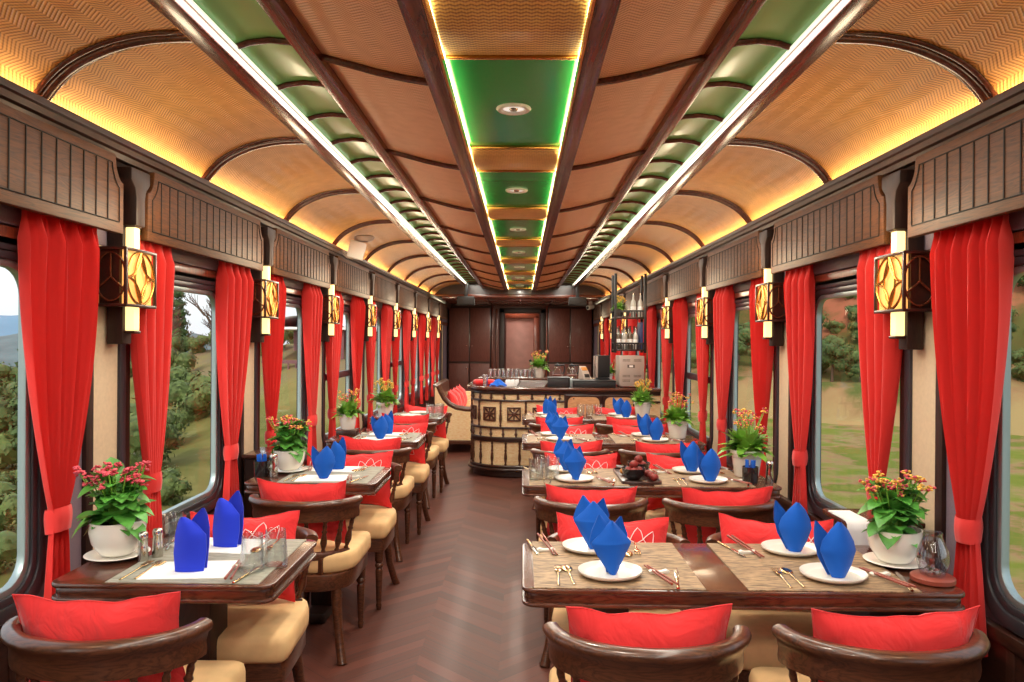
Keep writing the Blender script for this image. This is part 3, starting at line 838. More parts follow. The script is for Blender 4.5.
# ------------------------------------------------------------------ table things
def fork_proto(name='fork', mat='gold'):
    r = thing(name, 'x', name)
    if name == 'fork':
        m = MB().tube([(0,-.09,.003),(0,-.02,.004),(0,.03,.006)], [.004,.0028,.0028], 6, .45)
        m.build('handle', mat, r, smooth=60)
        h = MB().prism([(-.003,.028),(.003,.028),(.011,.045),(.011,.06),(-.011,.06),(-.011,.045)], 'xy', .005, .0075)
        for q in range(4): h.box(-.011+q*.0063, -.011+q*.0063+.003, .06, .095, .005, .0075)
        h.build('head', mat, r, .0006)
    elif name == 'spoon':
        MB().tube([(0,-.09,.003),(0,-.02,.004),(0,.04,.006)], [.004,.0028,.0028], 6, .45).build('handle', mat, r, smooth=60)
        MB().grid(lambda u, v: (.019*math.sin(PI*v)**.7*math.cos(2*PI*u)*.98, .067+.031*-math.cos(PI*v), .004+.004*abs(math.sin(PI*v)*math.sin(2*PI*u)) if u < .5 else .0025), 16, 10, closed_u=True).build('bowl', mat, r, smooth=70)
    else:
        MB().tube([(0,-.10,.004),(0,-.01,.004)], [.005,.0045], 8, .6).build('handle', mat, r, smooth=60)
        MB().prism([(-.006,-.012),(.006,-.012),(.008,.05),(.003,.10),(-.006,.07)], 'xy', .003, .005).build('blade', 'steel', r, .0006)
    return Proto(r)
FORK, SPOON, KNIFE = fork_proto('fork'), fork_proto('spoon'), fork_proto('knife')

def single(name, mb, mat, smooth=60, bevel=0):
    return Proto(mb.build(name, mat, None, bevel, smooth))
cs = MB().tube([(0,-.115,0),(0,.115,0)], [.0042,.0028], 6)
CHOP = single('chopstick', cs, 'chop')
REST = single('chopstick_rest', MB().prism([(-.03,0),(.03,0),(.034,.008),(.024,.013),(.010,.009),(-.010,.009),(-.024,.013),(-.034,.008)], 'xz', -.008, .008), 'ceramic', 40, .002)
PLATE = single('plate', MB().lathe([(.001,.004),(.06,.004),(.062,0),(.07,0),(.072,.004),(.088,.009),(.099,.018),(.102,.020),(.103,.017),(.095,.008),(.07,.0075),(.001,.0075)][::1], 40, sx=1.0, sy=.92, cap=False), 'ceramic', 60)
CARD = single('paper_sheet', MB().box(-.13, .13, -.09, .09, 0, .0015), 'paper', 0)
def tumbler(rb, rt, h):
    return MB().lathe([(.001,.006),(rb*.9,.006),(rt*.95,h-.002),(rt,h),(rt,h-.001),(rb,.004),(rb*.9,0),(.001,0)], 26, cap=False)
TUMB = single('glass_tumbler', tumbler(.036, .040, .115), 'tumbler')
TUMB2 = single('glass_tumbler', tumbler(.040, .032, .12), 'tumbler')
MATR = single('placemat', MB().box(-.258, .258, -.255, .255, 0, .003), 'mat', 0)
MATL = single('placemat', MB().box(-.235, .235, -.25, .25, 0, .003), 'greymat', 0)

def leafsheet(rows, bulge, th=.0035, tilt=0.0, nx=8):
    """cloth flap standing up: rows of (z, xleft, xright, y offset)"""
    m = MB(); n = len(rows)-1
    def at(u, v, o):
        k = v*n; i = min(int(k), n-1); f = k-i
        a, b = rows[i], rows[i+1]
        z = a[0]+(b[0]-a[0])*f; l = a[1]+(b[1]-a[1])*f; r_ = a[2]+(b[2]-a[2])*f; y = a[3]+(b[3]-a[3])*f
        x = l+(r_-l)*u
        w = 1-(2*u-1)**2
        return (x, y - bulge*w*(.4+.6*math.sin(PI*min(1, v*1.1))) + o, z)
    m.grid(lambda u, v: at(u, v, 0), nx, n*4); m.grid(lambda u, v: at(u, v, th), nx, n*4, flip=True)
    for u0 in (0, 1):
        m.grid(lambda u, v: at(u0, v, th*u), 1, n*4)
    return m
def napkin_cone():
    r = thing('folded_napkin', 'x', 'napkin')
    leafsheet([(0,-.010,.012,-.012),(.05,-.040,.038,-.007),(.098,-.070,.066,.001),(.104,-.068,.066,.002),(.14,-.030,.036,.010),(.172,.000,.006,.016)], .026).build('front_fold', 'napkin', r, smooth=40)
    leafsheet([(0,-.010,.012,.0),(.06,-.05,.04,.006),(.105,-.074,.04,.014),(.14,-.064,.01,.020),(.19,-.040,-.034,.026)], .014).build('side_fold', 'napkin', r, smooth=40)
    leafsheet([(0,-.016,.016,.008),(.07,-.03,.05,.018),(.12,-.02,.062,.026),(.16,.016,.048,.03),(.180,.036,.042,.032)], -.010).build('back_fold', 'napkin', r, smooth=40)
    return Proto(r)
def napkin_tent():
    r = thing('folded_napkin', 'x', 'napkin')
    leafsheet([(0,-.040,.040,-.016),(.05,-.048,.048,-.013),(.10,-.044,.048,-.008),(.14,-.032,.02,.0),(.165,-.022,-.014,.004)], .02).build('front_fold', 'napkin', r, smooth=40)
    leafsheet([(0,-.04,.04,.016),(.07,-.04,.05,.014),(.12,-.014,.052,.012),(.16,.010,.046,.01),(.19,.026,.036,.008)], -.012).build('back_fold', 'napkin', r, smooth=40)
    return Proto(r)
def napkin_wide():
    r = thing('folded_napkin', 'x', 'napkin')
    leafsheet([(0,-.018,.026,-.016),(.04,-.036,.048,-.012),(.085,-.052,.066,-.004),(.115,-.042,.062,.004),(.15,-.012,.046,.010),(.176,.014,.024,.014)], .030).build('front_fold', 'napkin', r, smooth=40)
    leafsheet([(0,-.022,.01,.008),(.06,-.054,.02,.010),(.11,-.066,.0,.012),(.15,-.066,-.032,.014),(.178,-.062,-.056,.016)], -.008).build('back_fold', 'napkin', r, smooth=40)
    return Proto(r)
def napkin_tent2():
    r = thing('folded_napkin', 'x', 'napkin')
    leafsheet([(0,-.046,.046,-.018),(.06,-.052,.054,-.014),(.12,-.05,.05,-.008),(.16,-.044,.012,.0),(.178,-.036,-.024,.004)], .02).build('front_fold', 'napkin2', r, smooth=45)
    leafsheet([(0,-.046,.046,.018),(.08,-.046,.054,.016),(.14,-.02,.056,.012),(.18,.008,.05,.01),(.205,.03,.04,.008)], -.012).build('back_fold', 'napkin2', r, smooth=45)
    return Proto(r)
NC, NT, NW, NT2 = napkin_cone(), napkin_tent(), napkin_wide(), napkin_tent2()

ZT = .75
def setting(x, y, face, where, napkin, nrz, card=False, mat_z=.003, nscale=1.0, no_plate=False, mirror=False):
    """face +1: the guest sits before the table and faces the bar; -1: the guest has the bar behind"""
    z = ZT + mat_z; f = face; rz = 0 if f > 0 else PI
    if not no_plate:
        if card:
            CARD.place('white paper sheet under the blue napkin at %s' % where, 'paper', (x, y, z), .1*f)
            pz = z + .002
        else:
            PLATE.place('white oval plate under the blue napkin at %s' % where, 'plate', (x, y, z), .15)
            pz = z + .0078
        napkin.place('blue peaked napkin at %s' % where, 'napkin', (x+.005, y-.005, pz), nrz, 'folded blue napkins', nscale*.95)
    s = f if not mirror else -f
    yy = y - .02*f
    FORK.place('slim champagne-toned fork at %s' % where, 'fork', (x-.165*s, yy, z), rz+random.uniform(-.12, .12), 'forks on the tables')
    SPOON.place('slim champagne-toned spoon at %s' % where, 'spoon', (x-.128*s, yy+.01*f, z), rz+random.uniform(-.12, .12), 'spoons on the tables')
    KNIFE.place('slim table knife at %s' % where, 'knife', (x+.205*s, yy-.01, z), rz+random.uniform(-.1, .1)-.25*s, 'knives on the tables')
    REST.place('white chopstick rest at %s' % where, 'chopstick rest', (x+.16*s, yy+.045*f, z), rz+.1, 'chopstick rests')
    for q in (0, 1):
        CHOP.place('brown wooden chopstick lying at %s' % where, 'chopstick', (x+(.146+.014*q)*s, yy-.005*f, z+.0125), rz+.22*s+.03*q, 'chopsticks at %s' % where, None, (-.055*1, 0, rz+(.2+.03*q)))

for k in range(4):
    f = TF[k]; o = ORD[k]
    for mx, w in ((.30, 'aisle'), (.945, 'window')):
        MATR.place('brown woven runner at the %s end of %s meadow-side table' % (w, o), 'placemat', (mx, f+TD/2, ZT), 0, 'brown woven runners')
    MATL.place('grey woven placemat on the %s lake-side table' % o, 'placemat', (-1.03, f+TD/2, ZT), 0, 'grey woven placemats')
    for sx, w in ((.285, 'aisle'), (.97, 'window')):
        n1 = (NC, NC, NC, NT)[k] if w == 'aisle' else NW
        n2 = (NC, NC, NC, NT)[k] if w == 'aisle' else NW
        setting(sx + (.02 if w == 'window' else 0), f+.135, 1, '%s seat facing the bar, %s meadow-side table' % (w, o), n1, (.15, .35, -.05, .1)[k] if w == 'aisle' else .0 + .12*k)
        setting(sx - (.035 if w == 'aisle' else .01), f+.42, -1, '%s seat backing the bar, %s meadow-side table' % (w, o), n2, (-.15, .2, .3, -.2)[k])
    if k < 3:
        np_ = NT2 if k == 0 else NW
        setting(-1.06, f+.14, 1, 'seat facing the bar, %s lake-side table' % o, np_, .12 + .1*k, card=True)
        setting(-1.055, f+.42, -1, 'seat backing the bar, %s lake-side table' % o, NT2 if k == 0 else NT, -.1 + .15*k, card=True)
    else:
        setting(-1.06, f+.14, 1, 'seat facing the bar, fourth lake-side table', None, 0, no_plate=True)
        PLATE.place('bare white plate facing the bar, fourth lake-side table', 'plate', (-1.06, f+.14, ZT+.003), 0)
        PLATE.place('bare white plate backing the bar, fourth lake-side table', 'plate', (-1.02, f+.42, ZT+.003), 0)

def tumb(p, x, y, label, group): p.place(label, 'glass', (x, y, ZT+.0005), 0, group)
tumb(TUMB2, -.86, 2.36, 'clear tumbler beside the spoon on first lake-side table, nearer the napkin', None)
tumb(TUMB2, -.805, 2.42, 'clear tumbler at the aisle edge of first lake-side table', None)
TUMB.place('clear tumbler by the plant pot on first lake-side table', 'glass', (-1.245, 2.64, ZT), 0)
for q, (dx, dy) in enumerate(((.08, .15), (.165, .17), (.115, .26))):
    TUMB.place('clear tumbler in the trio at the aisle corner of third meadow-side table' if False else 'clear tumbler among three at the aisle end of second meadow-side table', 'glass', (dx, TF[1]+dy, ZT+.003), 0, 'three tumblers on the second meadow-side table')
for q, (dx, dy) in enumerate(((-.87, .13), (-.80, .20), (-.89, .24), (-.80, .32))):
    TUMB.place('clear tumbler among four at the edge of fourth lake-side table', 'glass', (dx, TF[3]+dy, ZT), 0, 'four tumblers on the fourth lake-side table')
for q, dx in enumerate((.58, .67, .76)):
    TUMB.place('clear tumbler among three mid-way along fourth meadow-side table', 'glass', (dx, TF[3]+.33+.03*q, ZT), 0, 'three tumblers on the fourth meadow-side table')
# little shakers
SHK = single('shaker', MB().lathe([(.015,0),(.018,.004),(.016,.05),(.0145,.075),(.0165,.078),(.0165,.092),(.012,.098),(.004,.1)], 18), 'steel', 50)
SHK.place('steel salt shaker touching the plant pot on first lake-side table', 'shaker', (-1.262, 2.455, ZT), 0)
SHK.place('steel pepper shaker farther from the plant pot, first lake-side table', 'shaker', (-1.235, 2.50, ZT), 0)
SHK.place('steel shaker beside the plant on the second lake-side table', 'shaker', (-1.33, 3.96, ZT), 0, None, 1.3)
SHK.place('steel shaker beside the dark cup on second meadow-side table', 'shaker', (1.315, 3.93, ZT), 0, None, 1.2)

# ------------------------------------------------------------------ potted plants
def plant(name, label, loc, kind, seed, s=1.0, saucer=True, flower='pink', fl2=None, pot='ceramic', gr=None):
    rnd = random.Random(seed)
    r = thing(name, label, 'plant', loc, rnd.uniform(0, 6), gr or 'potted plants on the tables')
    r.scale = (s, s, s)
    if kind == 'round':
        z0 = .014 if saucer else 0
        prof = [(.001,z0),(.05,z0),(.056,z0+.006),(.078,z0+.04),(.087,z0+.08),(.086,z0+.105),(.089,z0+.112),(.083,z0+.112),(.079,z0+.09),(.001,z0+.088)]
    else:
        z0 = .006 if saucer else 0
        prof = [(.001,z0),(.055,z0),(.058,z0+.004),(.074,z0+.11),(.08,z0+.112),(.08,z0+.13),(.074,z0+.13),(.072,z0+.105),(.001,z0+.1)]
    MB().lathe(prof, 32, cap=False).build('pot', pot, r, smooth=50)
    if kind == 'round' :
        d = MB()
        for a in range(5):
            d.ico((.086*math.cos(.3*a), .086*math.sin(.3*a)*1, z0+.06+.012*math.sin(a*2)), .006, 1, .8)
        pass
    if saucer: MB().lathe([(.001,0),(.06,0),(.095,.012),(.1,.015),(.096,.017),(.06,.008),(.001,.008)], 32, cap=False).build('saucer', pot, r, smooth=50)
    zt = z0 + .10
    MB().lathe([(.001,zt-.004),(.075,zt-.006)], 18, cap=False).build('soil', 'soil', r, smooth=60)
    lf = MB(); st = MB(); fl = [MB(), MB()]
    def leaf(base, az, el, ln, wd, curl):
        d = Vector((math.cos(az)*math.cos(el), math.sin(az)*math.cos(el), math.sin(el)))
        sd = Vector((-math.sin(az), math.cos(az), 0)); up = sd.cross(d) * -1
        up = d.cross(sd) * -1 if up.z < 0 else up
        n = 6; vs = []; fs = []
        for i in range(n+1):
            t = i/n
            c = Vector(base) + d*ln*t + Vector((0,0,-curl*ln*t*t))
            w = wd*(math.sin(PI*(t**.75))**.8 if 0 < t < 1 else .03)
            vs += [c - sd*w + up*w*.25, c, c + sd*w + up*w*.25]
        for i in range(n):
            a = i*3
            fs += [(a, a+1, a+4, a+3), (a+1, a+2, a+5, a+4)]
        lf.add(vs, fs)
    if kind == 'round':
        for i in range(120):
            az = rnd.uniform(0, 2*PI); q = rnd.random()
            el = rnd.uniform(-.1, 1.2); h = zt + rnd.uniform(.0, .15)
            ln = rnd.uniform(.05, .085); rad = rnd.uniform(.01, .055)
            leaf((rad*math.cos(az), rad*math.sin(az), h), az, el - (.35 if h < zt+.04 else 0), ln, ln*rnd.uniform(.38, .52), rnd.uniform(.1, .6))
        for i in range(34):
            az = rnd.uniform(0, 2*PI); hh = rnd.uniform(.13, .195); rad = rnd.uniform(.02, .115)
            tip = Vector((rad*math.cos(az), rad*math.sin(az), zt+hh))
            st.tube([(tip.x*.2, tip.y*.2, zt), (tip.x*.6, tip.y*.6, zt+hh*.55), tip], .0022, 5)
            for j in range(9):
                a2 = rnd.uniform(0, 2*PI); r2 = rnd.uniform(0, .017)
                fl[0 if (not fl2 or rnd.random() < .55) else 1].ico(tip + Vector((r2*math.cos(a2), r2*math.sin(a2), rnd.uniform(-.006, .01))), rnd.uniform(.0045, .008), 1, .7)
    else:
        for i in range(150):
            az = rnd.uniform(0, 2*PI); el = rnd.uniform(.1, 1.45); ln = rnd.uniform(.08, .135); rad = rnd.uniform(0, .045)
            leaf((rad*math.cos(az), rad*math.sin(az), zt+rnd.uniform(0, .06)), az, el, ln, rnd.uniform(.018, .034), rnd.uniform(.1, .5))
        for i in range(26):
            az = rnd.uniform(0, 2*PI); hh = rnd.uniform(.13, .23); rad = rnd.uniform(.02, .105)
            tip = Vector((rad*math.cos(az), rad*math.sin(az), zt+hh))
            st.tube([(tip.x*.2, tip.y*.2, zt), (tip.x*.6, tip.y*.6, zt+hh*.6), tip], .002, 5)
            for j in range(8):
                a2 = rnd.uniform(0, 2*PI); r2 = rnd.uniform(0, .018)
                fl[0 if (not fl2 or rnd.random() < .5) else 1].ico(tip + Vector((r2*math.cos(a2), r2*math.sin(a2), rnd.uniform(-.012, .012))), rnd.uniform(.004, .008), 1, .8)
    lf.build('foliage', 'leaf' if kind == 'round' else 'leaf2', r, smooth=80, recalc=False)
    st.build('stems', 'leaf2', r, smooth=60)
    fl[0].build('blossoms', flower, r, smooth=60)
    if fl2: fl[1].build('blossoms', fl2, r, smooth=60)
    return r
plant('potted_kalanchoe', 'pink-flowered plant in a round white pot on first lake-side table', (-1.372, 2.50, ZT), 'round', 4, 1.02)
plant('potted_kalanchoe', 'flowering plant in a patterned white pot on second lake-side table', (-1.30, 4.13, ZT), 'round', 12, 1.0, True, 'pink', 'yellow')
plant('potted_plant', 'light green plant on a wooden box by third lake-side table', (-1.36, 5.78, .79), 'spiky', 21, .92, False, 'yellow', 'pink')
plant('potted_plant', 'light green plant in a white pot on fourth lake-side table', (-1.30, 7.05, ZT+.0032), 'spiky', 23, 1.1, False, 'yellow')
plant('potted_kalanchoe', 'red and cream flowered plant in round pot on first meadow-side table', (1.262, 2.515, ZT), 'round', 31, .97, True, 'pink', 'yellow')
plant('potted_plant', 'tall leafy plant in a straight cream pot on second meadow-side table', (1.25, 4.12, ZT+.0032), 'spiky', 36, 1.12, False, 'yellow', 'pink')
plant('potted_plant', 'leafy plant in a white pot on third meadow-side table', (1.20, 5.70, ZT+.0032), 'spiky', 44, 1.05, False, 'yellow', 'pink')
plant('potted_plant', 'yellow-flowered plant in a white pot on fourth meadow-side table', (1.19, 7.30, ZT+.0032), 'spiky', 52, 1.1, False, 'yellow')

# smoked glass oil lamp on a wooden disc
r = thing('table_lamp', 'smoked glass chimney lamp on a round wooden base, first meadow-side table', 'lamp', (1.292, 2.335, ZT))
MB().lathe([(.001,0),(.058,0),(.064,.005),(.064,.017),(.058,.022),(.001,.022)], 32, cap=False).build('wooden_base', 'chop', r, smooth=40)
MB().lathe([(.034,.022),(.037,.03),(.043,.05),(.048,.075),(.044,.10),(.033,.125),(.026,.145),(.028,.155)], 32, cap=False).build('glass_chimney', 'smoke', r, smooth=70)
MB().lathe([(.001,.022),(.022,.022),(.024,.03),(.02,.04),(.006,.044),(.004,.055),(.001,.055)], 20, cap=False).build('burner', 'steel', r, smooth=50)
# dark cup with toothpick sachets
def caddy(label, x, y, s=1.0):
    r = thing('caddy_cup', label, 'cup', (x, y, ZT)); r.scale = (s, s, s)
    MB().lathe([(.001,0),(.036,0),(.04,.005),(.042,.085),(.039,.085),(.037,.01),(.001,.008)], 26, cap=False).build('cup', 'blackglass', r, smooth=50)
    for q in range(5):
        MB().obox((.018*math.cos(q*1.3), .018*math.sin(q*1.3), .075), (.018, .004, .09), Matrix.Rotation(q*1.3, 3, 'Z') @ Matrix.Rotation(.12, 3, 'X')).build('sachet', 'bluecloth', r, .001)
    return r
caddy('dark cup of blue sachets by the plant on second meadow-side table', 1.215, 3.94)
caddy('dark cup of blue sachets by the curtain on second lake-side table', -1.405, 3.99)
# little wooden ledge boxes along the walls, cloth
def ledge(label, x, y, w, d, h):
    r = thing('side_box', label, 'box', (x, y, 0))
    MB().box(-w/2, w/2, -d/2, d/2, 0, h-.025).build('body', 'dwoodz', r, .006)
    MB().box(-w/2-.012, w/2+.012, -d/2-.012, d/2+.012, h-.025, h).build('lid', 'table', r, .008)
    return r
ledge('narrow dark wall box between first and second meadow-side tables', 1.42, 3.01, .28, .22, .80)
ledge('narrow dark wall box between first and second lake-side tables', X(-1, 1.53), 4.56, .18, .30, .80)
ledge('dark wooden box carrying the plant by third lake-side table', -1.36, 6.08-.30, .17, .24, .79) if False else None
r = thing('plant_box', 'small dark wooden box under the plant on third lake-side table', 'box', (-1.36, 5.78, ZT))
MB().box(-.075, .075, -.075, .075, 0, .034).build('body', 'dwood', r, .004); MB().box(-.08, .08, -.08, .08, .034, .04).build('lid', 'table', r, .002)
m = MB()
prof_ = [(3.06, .803), (2.99, .8035), (2.92, .804), (2.892, .803), (2.878, .794), (2.874, .77), (2.873, .72), (2.872, .675)]
for o_ in (0, .004):
    m.grid(lambda u, v: (1.262 + .09*u, prof_[round(v*7)][0] - o_*(1 if v > .5 else 0) + .003*math.sin(8*u)*v, prof_[round(v*7)][1] + o_*(0 if v > .5 else 1)), 8, 7)
tag(m.build('hand_towel', 'paper', None, smooth=60), 'white cloth hanging over the dark wall box, meadow side', 'towel')

# fruit bowls on the second meadow-side table
def bowl(label, x, y, rad):
    r = thing('fruit_bowl', label, 'bowl', (x, y, ZT+.0005))
    k = rad/.075
    MB().lathe([(.001,0),(.035*k,0),(.04*k,.004),(.065*k,.03),(.075*k,.06),(.071*k,.06),(.06*k,.03),(.03*k,.01),(.001,.009)], 28, cap=False).build('shell', 'blackglass', r, smooth=60)
    return r
FR = [single('red_fruit', MB().ico((0,0,0), .023, 2, .95, .12, 3), 'redfruit'), single('amber_fruit', MB().ico((0,0,0), .021, 2, .9, .1, 5), 'orangefruit')]
TRAY = thing('serving_tray', 'dark wooden tray of fruit bowls on second meadow-side table', 'tray', (.63, TF[1]+.26, ZT+.001))
MB().prism(rr2(-.105, .105, -.22, .22, .04), 'xy', 0, .008).build('board', 'dwood', TRAY, .002)
MB().ring(rr2(-.105, .105, -.22, .22, .04), rr2(-.097, .097, -.212, .212, .035), 'xy', .008, .016).build('rim', 'dwood', TRAY, .002)
for q, (bx_, by_, br) in enumerate(((.60, TF[1]+.16, .066), (.655, TF[1]+.345, .066))):
    b = bowl('dark bowl of red fruit %s on second meadow-side table' % ('at the front of the tray' if q == 0 else 'at the back of the tray'), bx_, by_, br); b.location.z = ZT+.0095
    for j in range(5):
        a = 2*PI*j/4; rr = .026 if j < 4 else 0
        FR[0].place('round red fruit heaped in the %s bowl of the fruit tray' % ('front', 'back')[q], 'fruit', (bx_+rr*math.cos(a+q), by_+rr*math.sin(a+q), ZT+.0095+(.046 if j < 4 else .078)), a, 'fruit in the %s bowl' % ('front', 'back')[q])
for j, (fx_, fy_) in enumerate(((.70, .10), (.695, .155), (.685, .21))):
    FR[0].place('loose round red fruit on the tray beside the bowls', 'fruit', (fx_, TF[1]+fy_, ZT+.031), j, 'loose fruit on the tray', .95)
for j, (fx_, fy_) in enumerate(((.58, .25), (.565, .295))):
    FR[1].place('loose amber fruit on the tray beside the bowls', 'fruit', (fx_, TF[1]+fy_, ZT+.028), j, 'loose amber fruit on the tray')
# ------------------------------------------------------------------ the bar
BX0, BX1 = -.575, X(1, 1.54)
BY = 7.99                        # front plane
def bar_path(off=0.0, n=16, x1=None):
    """front line of the bar: quarter round at the aisle end, then straight"""
    R = .46; cx, cy = BX0 + R, BY + R*.82
    pts = []
    pts.append((BX0-off, BY+.95, 0))
    for k in range(n+1):
        a = PI + (PI/2)*k/n
        pts.append((cx + (R+off)*math.cos(a), cy + (R*.82+off)*math.sin(a), 0))
    pts.append((x1 if x1 is not None else BX1, BY-off, 0))
    return pts
bar = thing('bar_counter', 'curved dark wood bar with cane panels, turned spindles and fretwork squares', 'bar counter', (0, 0, 0))
def slab(name, off, z0, z1, mat, bev=.006, x1=None, inner=.55):
    p = [(x, y) for x, y, _ in bar_path(off, 16, x1)]
    poly = p + [(x1 if x1 is not None else BX1, BY+.95)]
    return MB().prism(poly, 'xy', z0, z1).build(name, mat, bar, bev, 20)
slab('body', -.03, .10, .90, 'cane', 0)
slab('plinth', -.035, 0, .075, 'dwood'); slab('base_ledge', .03, .075, .105, 'dwood', .012)
slab('base_step', .005, .105, .135, 'dwood', .01)
slab('lower_band', -.005, .385, .44, 'dwood', .01)
slab('middle_band', .0, .53, .552, 'dwood', .008)
slab('upper_band', .0, .825, .845, 'dwood', .008)
slab('frieze', .0, .905, .945, 'dwood', .01); slab('countertop', .045, .945, .985, 'table', .015)
slab('counter_bead', .025, .93, .947, 'dwood', .008)
def along(path, s):
    for a, b in zip(path, path[1:]):
        a = Vector(a); b = Vector(b); d = (b-a).length
        if s <= d:
            t = (b-a).normalized(); return a + t*s, t
        s -= d
    return Vector(path[-1]), t
pth = bar_path(-.012); tot = sum((Vector(b)-Vector(a)).length for a, b in zip(pth, pth[1:]))
for z0, z1, step, ph in ((.135, .387, .152, .05), (.44, .532, .14, .07), (.552, .827, .275, .05), (.845, .907, .15, .04)):
    s = .50 + ph
    while s < tot - (.85 if z0 > .8 else .15):
        p, t = along(pth, s)
        MB().lathe(spindle_prof(z1-z0, .014), 10, (p.x, p.y, z0)).build('spindle', 'chair', bar, smooth=60)
        s += step
def medallion(s, w=.15, zc=.69):
    p, t = along(bar_path(-.018), s); n = Vector((t.y, -t.x, 0))
    R = Matrix((t, -n, Vector((0,0,1)))).transposed()
    m = MB(); h = w*.62
    for a, b, c, d in ((0, w/2-.008, w, .016), (0, -w/2+.008, w, .016)): m.obox(p + Vector((0,0,zc+b)), (w, .02, .016), R)
    for q in (-1, 1): m.obox(p + R @ Vector((q*(w/2-.008), 0, zc)), (.016, .02, w), R)
    for k in range(8):
        a = PI*k/4; ln = w/2 if k % 2 == 0 else w*.62
        c = p + R @ Vector((math.cos(a)*ln*.5, 0, zc + math.sin(a)*ln*.5))
        m.obox(c, (ln, .016, .016), R @ Matrix.Rotation(-a, 3, 'Y'))
    m.obox(p + Vector((0,0,zc)), (.04, .022, .04), R @ Matrix.Rotation(PI/4, 3, 'Y'))
    m.build('fretwork_square', 'chair', bar, .002)
for q in range(6): medallion(.50 + .05 + .275*(q+.5))
# flat bays with round-cornered cane panels
fr = MB()
for x0, x1 in ((.50, .84), (.90, 1.20)):
    MB().prism(rrect(x0, x1, .46, .885, .06, 6), 'xz', BY-.002, BY+.02).build('cane_panel', 'cane2', bar)
    fr.ring(rrect(x0-.04, x1+.04, .40, .91, .001, 6), rrect(x0, x1, .46, .885, .06, 6), 'xz', BY-.006, BY+.05)
fr.build('panel_frame', 'dwood', bar, .004)

# back counter shelf (raised) and things on the bar
bs = thing('back_shelf', 'raised dark shelf behind the counter carrying glasses and kettles', 'shelf', (0, BY+.62, 0))
MB().box(-.50, .85, -.14, .14, 1.035, 1.06).build('board', 'table', bs, .005)
for x in (-.44, .15, .78): MB().box(x-.02, x+.02, -.12, .12, .985, 1.036).build('bracket', 'dwood', bs, .003)
ZS = 1.061
WG = single('bar_glass', tumbler(.019, .0238, .10), 'barglass')
for q in range(11):
    WG.place('clear glass in the row along the raised bar shelf', 'glass', (-.36+.05*q, BY+.56, ZS), 0, 'row of glasses on the bar shelf')
plant('potted_plant', 'bushy flowering plant in a white pot on the bar shelf', (.205, BY+.60, ZS), 'spiky', 61, .95, False, 'pink', 'yellow', gr='plants at the bar')
def kettle(label, x):
    r = thing('coffee_pot', label, 'coffee pot', (x, BY+.62, ZS+.012))
    MB().lathe([(.001,0),(.06,0),(.068,.01),(.062,.06),(.042,.105),(.034,.125),(.036,.135)], 24, cap=False).build('glass_body', 'tumbler', r, smooth=60)
    MB().lathe([(.001,.004),(.056,.004),(.062,.014),(.061,.022),(.001,.023)], 24, cap=False).build('coffee', 'chop', r, smooth=40)
    MB().lathe([(.001,.155),(.012,.15),(.014,.142),(.034,.138),(.037,.128),(.036,.122),(.001,.121)], 20, cap=False).build('lid', 'black', r, smooth=50)
    MB().tube([(.036, 0, .13), (.075, 0, .135), (.085, 0, .10), (.078, 0, .05), (.062, 0, .03)], .008, 7).build('handle', 'black', r, smooth=60)
    MB().lathe([(.001,-.012),(.075,-.012),(.078,-.006),(.075,0),(.001,0)], 24, cap=False).build('hot_plate', 'steel', r, smooth=40)
kettle('glass coffee pot on the bar shelf, the one beside the plant', .415)
kettle('glass coffee pot on the bar shelf, the one farther from the plant', .58)
ZB = .9855
tag(MB().lathe([(.001,0),(.09,0),(.11,.01),(.11,.045),(.09,.06),(.001,.064)], 8, (-.42, BY+.36, ZB), sx=1.2, sy=.8).build('folded_cloth', 'pillow', None, .01, 60), 'folded red cloth at the aisle end of the bar top', 'cloth')
WG.place('clear glass beside the blue cloth on the bar top', 'glass', (-.40, BY+.13, ZB), 0, None, 1.3)
m = MB().grid(lambda u, v: (-.26+.10*(u-.5)*2*(1-.35*v), BY+.16+.06*(v-.5), ZB + .075*v*(1-.6*abs(2*u-1)) + .012*abs(math.sin(7*u+3*v))), 16, 8)
m.grid(lambda u, v: (-.26+.10*(u-.5)*2*(1-.35*v), BY+.24-.06*(v-.5), ZB + .075*v*(1-.6*abs(2*u-1)) + .012*abs(math.sin(7*u+3*v))), 16, 8, flip=True)
tag(m.build('folded_napkin', 'bluecloth', None, smooth=50), 'crumpled blue napkin lying on the bar top', 'napkin')
for q in range(3):
    b = thing('paper_bag', 'small white paper bag standing on the bar top' , 'bag', (-.155+.05*q, BY+.16+.02*q, ZB), .3*q, 'white paper bags on the bar')
    MB().add([(-.03,-.012,0),(.03,-.012,0),(.03,.012,0),(-.03,.012,0),(-.022,-.002,.07),(.026,-.002,.075),(.026,.002,.075),(-.022,.002,.07)], [(3,2,1,0),(4,5,6,7),(0,1,5,4),(1,2,6,5),(2,3,7,6),(3,0,4,7)]).build('sack', 'paper', b, .002)
for q in range(5):
    t = thing('menu_booklet', 'brown menu booklet lying in the stack on the bar top, %s' % ('bottom one', 'second from the bottom', 'middle one', 'second from the top', 'top one')[q], 'menu', (.10+.008*q, BY+.15, ZB+.0122*q), .02*q, 'stack of menus on the bar')
    MB().box(-.15, .15, -.10, .10, 0, .0025).box(-.15, .15, -.10, .10, .0095, .012).box(-.15, -.146, -.1, .1, 0, .012).build('cover', 'vent', t); MB().box(-.145, .146, -.096, .096, .0025, .0095).build('pages', 'paper', t)
